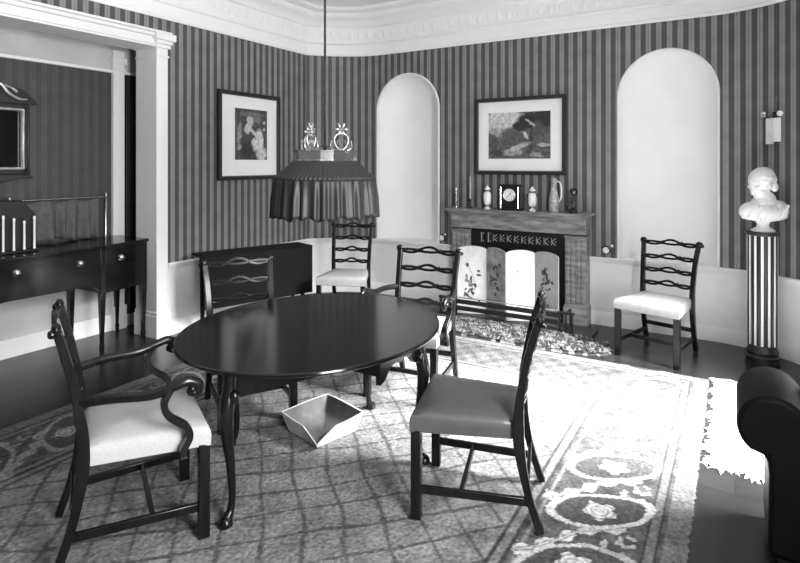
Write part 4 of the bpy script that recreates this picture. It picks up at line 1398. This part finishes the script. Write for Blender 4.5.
# ------------------------------------------------------------------ bust on its column
def bust():
    bx, by = W(.182, 5.202)[:2]
    t = empty('striped_column', 'round pedestal column with black and white stripes carrying the marble bust', 'pedestal', (bx, by, 0), 0)
    mb = MB(); n = 40
    prof = [(.104, .14), (.104, .985)]
    seg = 112
    for k in range(seg):
        pass
    rings = []
    for z in (.14, .985):
        ring = []
        for k in range(seg):
            j = k % 8
            r = .104 if j < 4 else .097
            a = 2 * PI * k / seg
            ring.append(mb.bm.verts.new((r * math.cos(a), r * math.sin(a), z)))
        rings.append(ring)
    for k in range(seg):
        mb.mi = 1 if k % 8 in (7, 0, 1, 2, 3) and k % 8 != 7 else 0
        if k % 8 in (0, 1, 2): mb.mi = 1
        else: mb.mi = 0
        mb.face([rings[0][k], rings[0][(k + 1) % seg], rings[1][(k + 1) % seg], rings[1][k]])
    mb.mi = 0
    mb.face(list(reversed(rings[0]))); mb.face(rings[1])
    mb.build('shaft', [M['stripe_dark'], M['marble']], t, ang=30)
    MB().lathe([(.001, 0), (.118, 0), (.118, .05), (.108, .06), (.112, .085), (.100, .10), (.099, .139), (.001, .139)], 32).build('base', M['stripe_dark'], t, ang=40)
    MB().lathe([(.001, .9855), (.102, .9855), (.116, .992), (.118, 1.008), (.108, 1.014), (.001, 1.014)], 32).build('capital', M['stripe_dark'], t, ang=40)
    # marble bust: one continuous figure, head bowed and turned to the left
    mb = MB(); Z = 0
    S = 1.0
    # socle
    mb.lathe([(.001, 0), (.086, 0), (.088, .014), (.070, .022), (.048, .036), (.044, .060), (.056, .082), (.060, .10), (.001, .10)], 28, (.005, 0, 0))
    def E(c, r, rx=0, ry=0, rz=0, s=18):
        rot = Matrix.Rotation(rz, 3, 'Z') @ Matrix.Rotation(ry, 3, 'Y') @ Matrix.Rotation(rx, 3, 'X')
        mb.ell(c, r, s, rot)
    E((.005, -.01, .155), (.150, .098, .070))           # chest and drapery
    E((-.110, -.01, .165), (.082, .085, .070), ry=R(-20))
    E((.125, 0, .170), (.082, .085, .080), ry=R(25))
    E((.025, .01, .215), (.115, .075, .070), ry=R(6)); E((.045, .012, .262), (.075, .055, .060), ry=R(28)); E((-.02, .0, .250), (.055, .05, .045))
    for k in range(11):                                   # scalloped lower edge of the drapery
        f = -1 + 2 * k / 10
        E((f * .165, -.055 * math.sqrt(1 - f * f * .8), .105 + .02 * f * f), (.026, .03, .024))
    for k in range(6):                                    # folds
        x0 = -.16 + .055 * k
        mb.tube(catmull([(x0, -.085 + .10 * abs(x0), .115), (x0 + .02, -.098 + .12 * abs(x0), .16), (x0 + .055, -.07, .215)], 5), .011, 8)
    mb.tube(catmull([(.03, .005, .20), (.025, 0, .26), (.0, -.005, .32)], 5), [.062, .055, .052, .050, .049, .048, .047, .047, .048, .05, .052], 18)
    # head, facing -x and a little down and towards the viewer
    hc = Vector((-.012, -.005, .384)); HS = 1.2
    HR = Matrix.Rotation(R(192), 3, 'Z') @ Matrix.Rotation(R(24), 3, 'Y')
    def Hd(p, r, rx=0, ry=0, rz=0, s=16):
        rot = HR @ Matrix.Rotation(rz, 3, 'Z') @ Matrix.Rotation(ry, 3, 'Y') @ Matrix.Rotation(rx, 3, 'X')
        mb.ell(hc + HR @ (Vector(p) * HS), (r[0] * HS, r[1] * HS, r[2] * HS), s, rot)
    Hd((0, 0, .012), (.084, .067, .080))
    Hd((.032, 0, -.040), (.052, .050, .062))              # lower face
    Hd((.066, 0, -.082), (.020, .020, .018))              # chin
    Hd((.086, 0, -.020), (.013, .011, .026), ry=R(-22))   # nose
    Hd((.094, 0, -.036), (.011, .012, .009))
    Hd((.078, 0, -.058), (.011, .019, .006)); Hd((.076, 0, -.067), (.011, .017, .006))   # lips
    for s_ in (-1, 1):
        Hd((.070, s_ * .026, .008), (.014, .022, .008))   # brows
        Hd((.066, s_ * .027, -.010), (.013, .014, .009))  # eyes
        Hd((.046, s_ * .034, -.040), (.030, .020, .026))  # cheeks
        Hd((-.006, s_ * .062, -.016), (.016, .010, .024)) # ears
    # hair: waved cap, coil at the nape
    Hd((-.018, 0, .036), (.088, .078, .066))
    for k in range(9):
        a = -1.2 + 2.4 * k / 8
        Hd((.048 - .030 * abs(a), .068 * math.sin(a), .050 - .022 * abs(a)), (.026, .018, .018))
        Hd((.010 - .02 * abs(a), .076 * math.sin(a), .072 - .034 * abs(a)), (.030, .019, .016))
    Hd((-.080, 0, -.004), (.036, .044, .044))
    Hd((-.060, .03, -.050), (.030, .022, .036)); Hd((-.058, -.032, -.050), (.030, .022, .036))
    o = mb.build('marble_bust', M['marble'], ang=180)
    o.location = (bx, by, 1.0145); o.scale = (.94, .94, .98)
    r = o.modifiers.new('r', 'REMESH'); r.mode = 'VOXEL'; r.voxel_size = .0042; r.use_smooth_shade = True
    s = o.modifiers.new('s', 'SMOOTH'); s.factor = .5; s.iterations = 3
    tag(o, 'white marble bust of a woman with bowed head turned left, on the striped column', 'bust')
bust()

# wall light with two glass plates above the bust
def sconce():
    u = .285; v = wv(u); sl = -1.5 * (abs(u - U0) - 1.7)
    an = math.atan(sl)
    t = empty('wall_sconce', 'small wall sconce with two round knobs and glass plates above the marble bust', 'wall light', W(u, v, 1.93), ROOM + an)
    MB().box((0, -.008, -.01), (.05, .014, .08)).build('back_plate', M['bronze'], t, bevel=.003)
    MB().tube(catmull([(-.075, -.05, .012), (-.04, -.05, -.012), (0, -.045, .005), (.04, -.05, -.012), (.075, -.05, .012)], 6), .006, 8).tube([(0, -.012, 0), (0, -.047, .004)], .007, 8).build('bracket', M['bronze'], t)
    for s_ in (-1, 1):
        MB().lathe([(.001, -.012), (.014, -.012), (.022, -.006), (.022, .006), (.014, .012), (.001, .012)], 18, (s_ * .065, -.06, .012), axis='Y').build('knob', M['porcelain'] if s_ > 0 else M['chrome'], t, ang=50)
    MB().box((-.026, -.045, -.125), (.062, .006, .205)).build('glass_plate', M['glass'], t, bevel=.001)
    p = MB().box((.036, -.050, -.115), (.058, .006, .190)).build('glass_plate', M['porcelain'], t, bevel=.001)
    MB().tube([(0, -.006, .03), (0, -.004, .16)], .003, 6).build('wire', plain('old_wire', .2, .6), t)
sconce()

# bell pulls on both sides of the fireplace
def bell(u, z, label):
    t = empty('bell_pull', label, 'bell pull', W(u, wv(u) - .001, z), ROOM)
    MB().lathe([(.001, -.020), (.030, -.020), (.040, -.010), (.040, .0)], 20, axis='Y').build('rose', M['bronze'], t, ang=50)
    MB().lathe([(.001, -.034), (.012, -.034), (.026, -.030), (.030, -.024), (.026, -.018), (.001, -.018)], 20, axis='Y').build('dish', M['porcelain'], t, ang=50)
    mb = MB(); mb.tube([(.0, -.02, .0), (.045, -.04, .035)], .006, 8); mb.ell((.055, -.042, .045), (.019, .016, .019), 12); mb.build('crank', M['chrome'], t, ang=50)
bell(-1.055, .720, 'round white bell pull on the wall at right of the fireplace')
bell(-2.80, .715, 'round white bell pull on the wall at left of the fireplace')


# ------------------------------------------------------------------ dark armchair at the right edge
def club():
    t = empty('leather_armchair', 'dark leather scroll-arm armchair cut by the right edge of the picture', 'armchair', W(.36, 2.80, 0), ROOM)
    # local x = u, y = v; faces -y
    hw, d0, d1 = .30, -.27, .08
    def arm_poly(s_):
        # scrolled arm seen from the front: outside face, big outward roll, inner face
        pts = [(s_ * .255, .06), (s_ * .250, .37), (s_ * .256, .43)]
        cx, cz, r = .235, .540, .122
        for k in range(22):
            a = R(-52) + R(225) * k / 21
            pts.append((s_ * (cx + r * math.cos(a)), cz + r * math.sin(a)))
        pts += [(s_ * .115, .45), (s_ * .115, .06)]
        return pts
    for s_ in (-1, 1):
        MB().prism(arm_poly(s_), d0, d1 + .05, 'xz').build('arm', M['leather_dark'], t, bevel=.018, ang=50)
    MB().box((0, d1 - .02, .35), (.24, .13, .56)).build('backrest', M['leather_dark'], t, bevel=.03)
    MB().box((0, -.09, .22), (.235, .34, .20)).build('seat_base', M['leather_dark'], t, bevel=.02)
    MB().box((0, -.10, .375), (.235, .33, .11)).build('cushion', M['leather_dark'], t, bevel=.035)
    for x in (-1, 1):
        for y in (-.24, .10): MB().box((x * .20, y, .03), (.05, .05, .062), taper=.7).build('foot', M['wood'], t)
club()

# ------------------------------------------------------------------ camera, daylight
cam = bpy.data.cameras.new('camera'); co = bpy.data.objects.new('camera', cam); COL.objects.link(co)
co.location = (0, 0, 1.55); co.rotation_euler = (PI / 2, 0, 0)
cam.sensor_width = 36; cam.lens = 558 / 800 * 36
cam.shift_y = (163 - 281.5) / 800
cam.clip_start = .05
SC.camera = co

w = bpy.data.worlds.new('sky'); SC.world = w; w.use_nodes = True
bg = w.node_tree.nodes['Background']; bg.inputs['Color'].default_value = g3(.9); bg.inputs['Strength'].default_value = 1.5


def window_light(name, win, power, spread, tilt, yaw=0):
    a, b, z0, z1 = win
    li = bpy.data.lights.new(name, 'AREA'); li.shape = 'RECTANGLE'; li.size = b - a - .08; li.size_y = z1 - z0 - .08
    li.energy = power; li.spread = R(spread)
    o = bpy.data.objects.new(name, li); COL.objects.link(o)
    o.location = W(UR - .04, (a + b) / 2, (z0 + z1) / 2)
    d = Vector((-math.cos(tilt) * math.cos(yaw), math.cos(tilt) * math.sin(yaw), -math.sin(tilt)))
    d = Matrix.Rotation(ROOM, 3, 'Z') @ d
    o.rotation_euler = d.to_track_quat('-Z', 'Y').to_euler()
    return o


window_light('daylight_near_window', WIN[0], 120, 170, R(4), R(0))
window_light('daylight_far_window', WIN[1], 185, 62, R(44), R(0))

SC.view_settings.view_transform = 'Standard'
SC.view_settings.look = 'None'
SC.view_settings.gamma = 1.0
SC.view_settings.use_curve_mapping = False
SC.view_settings.exposure = 0.8
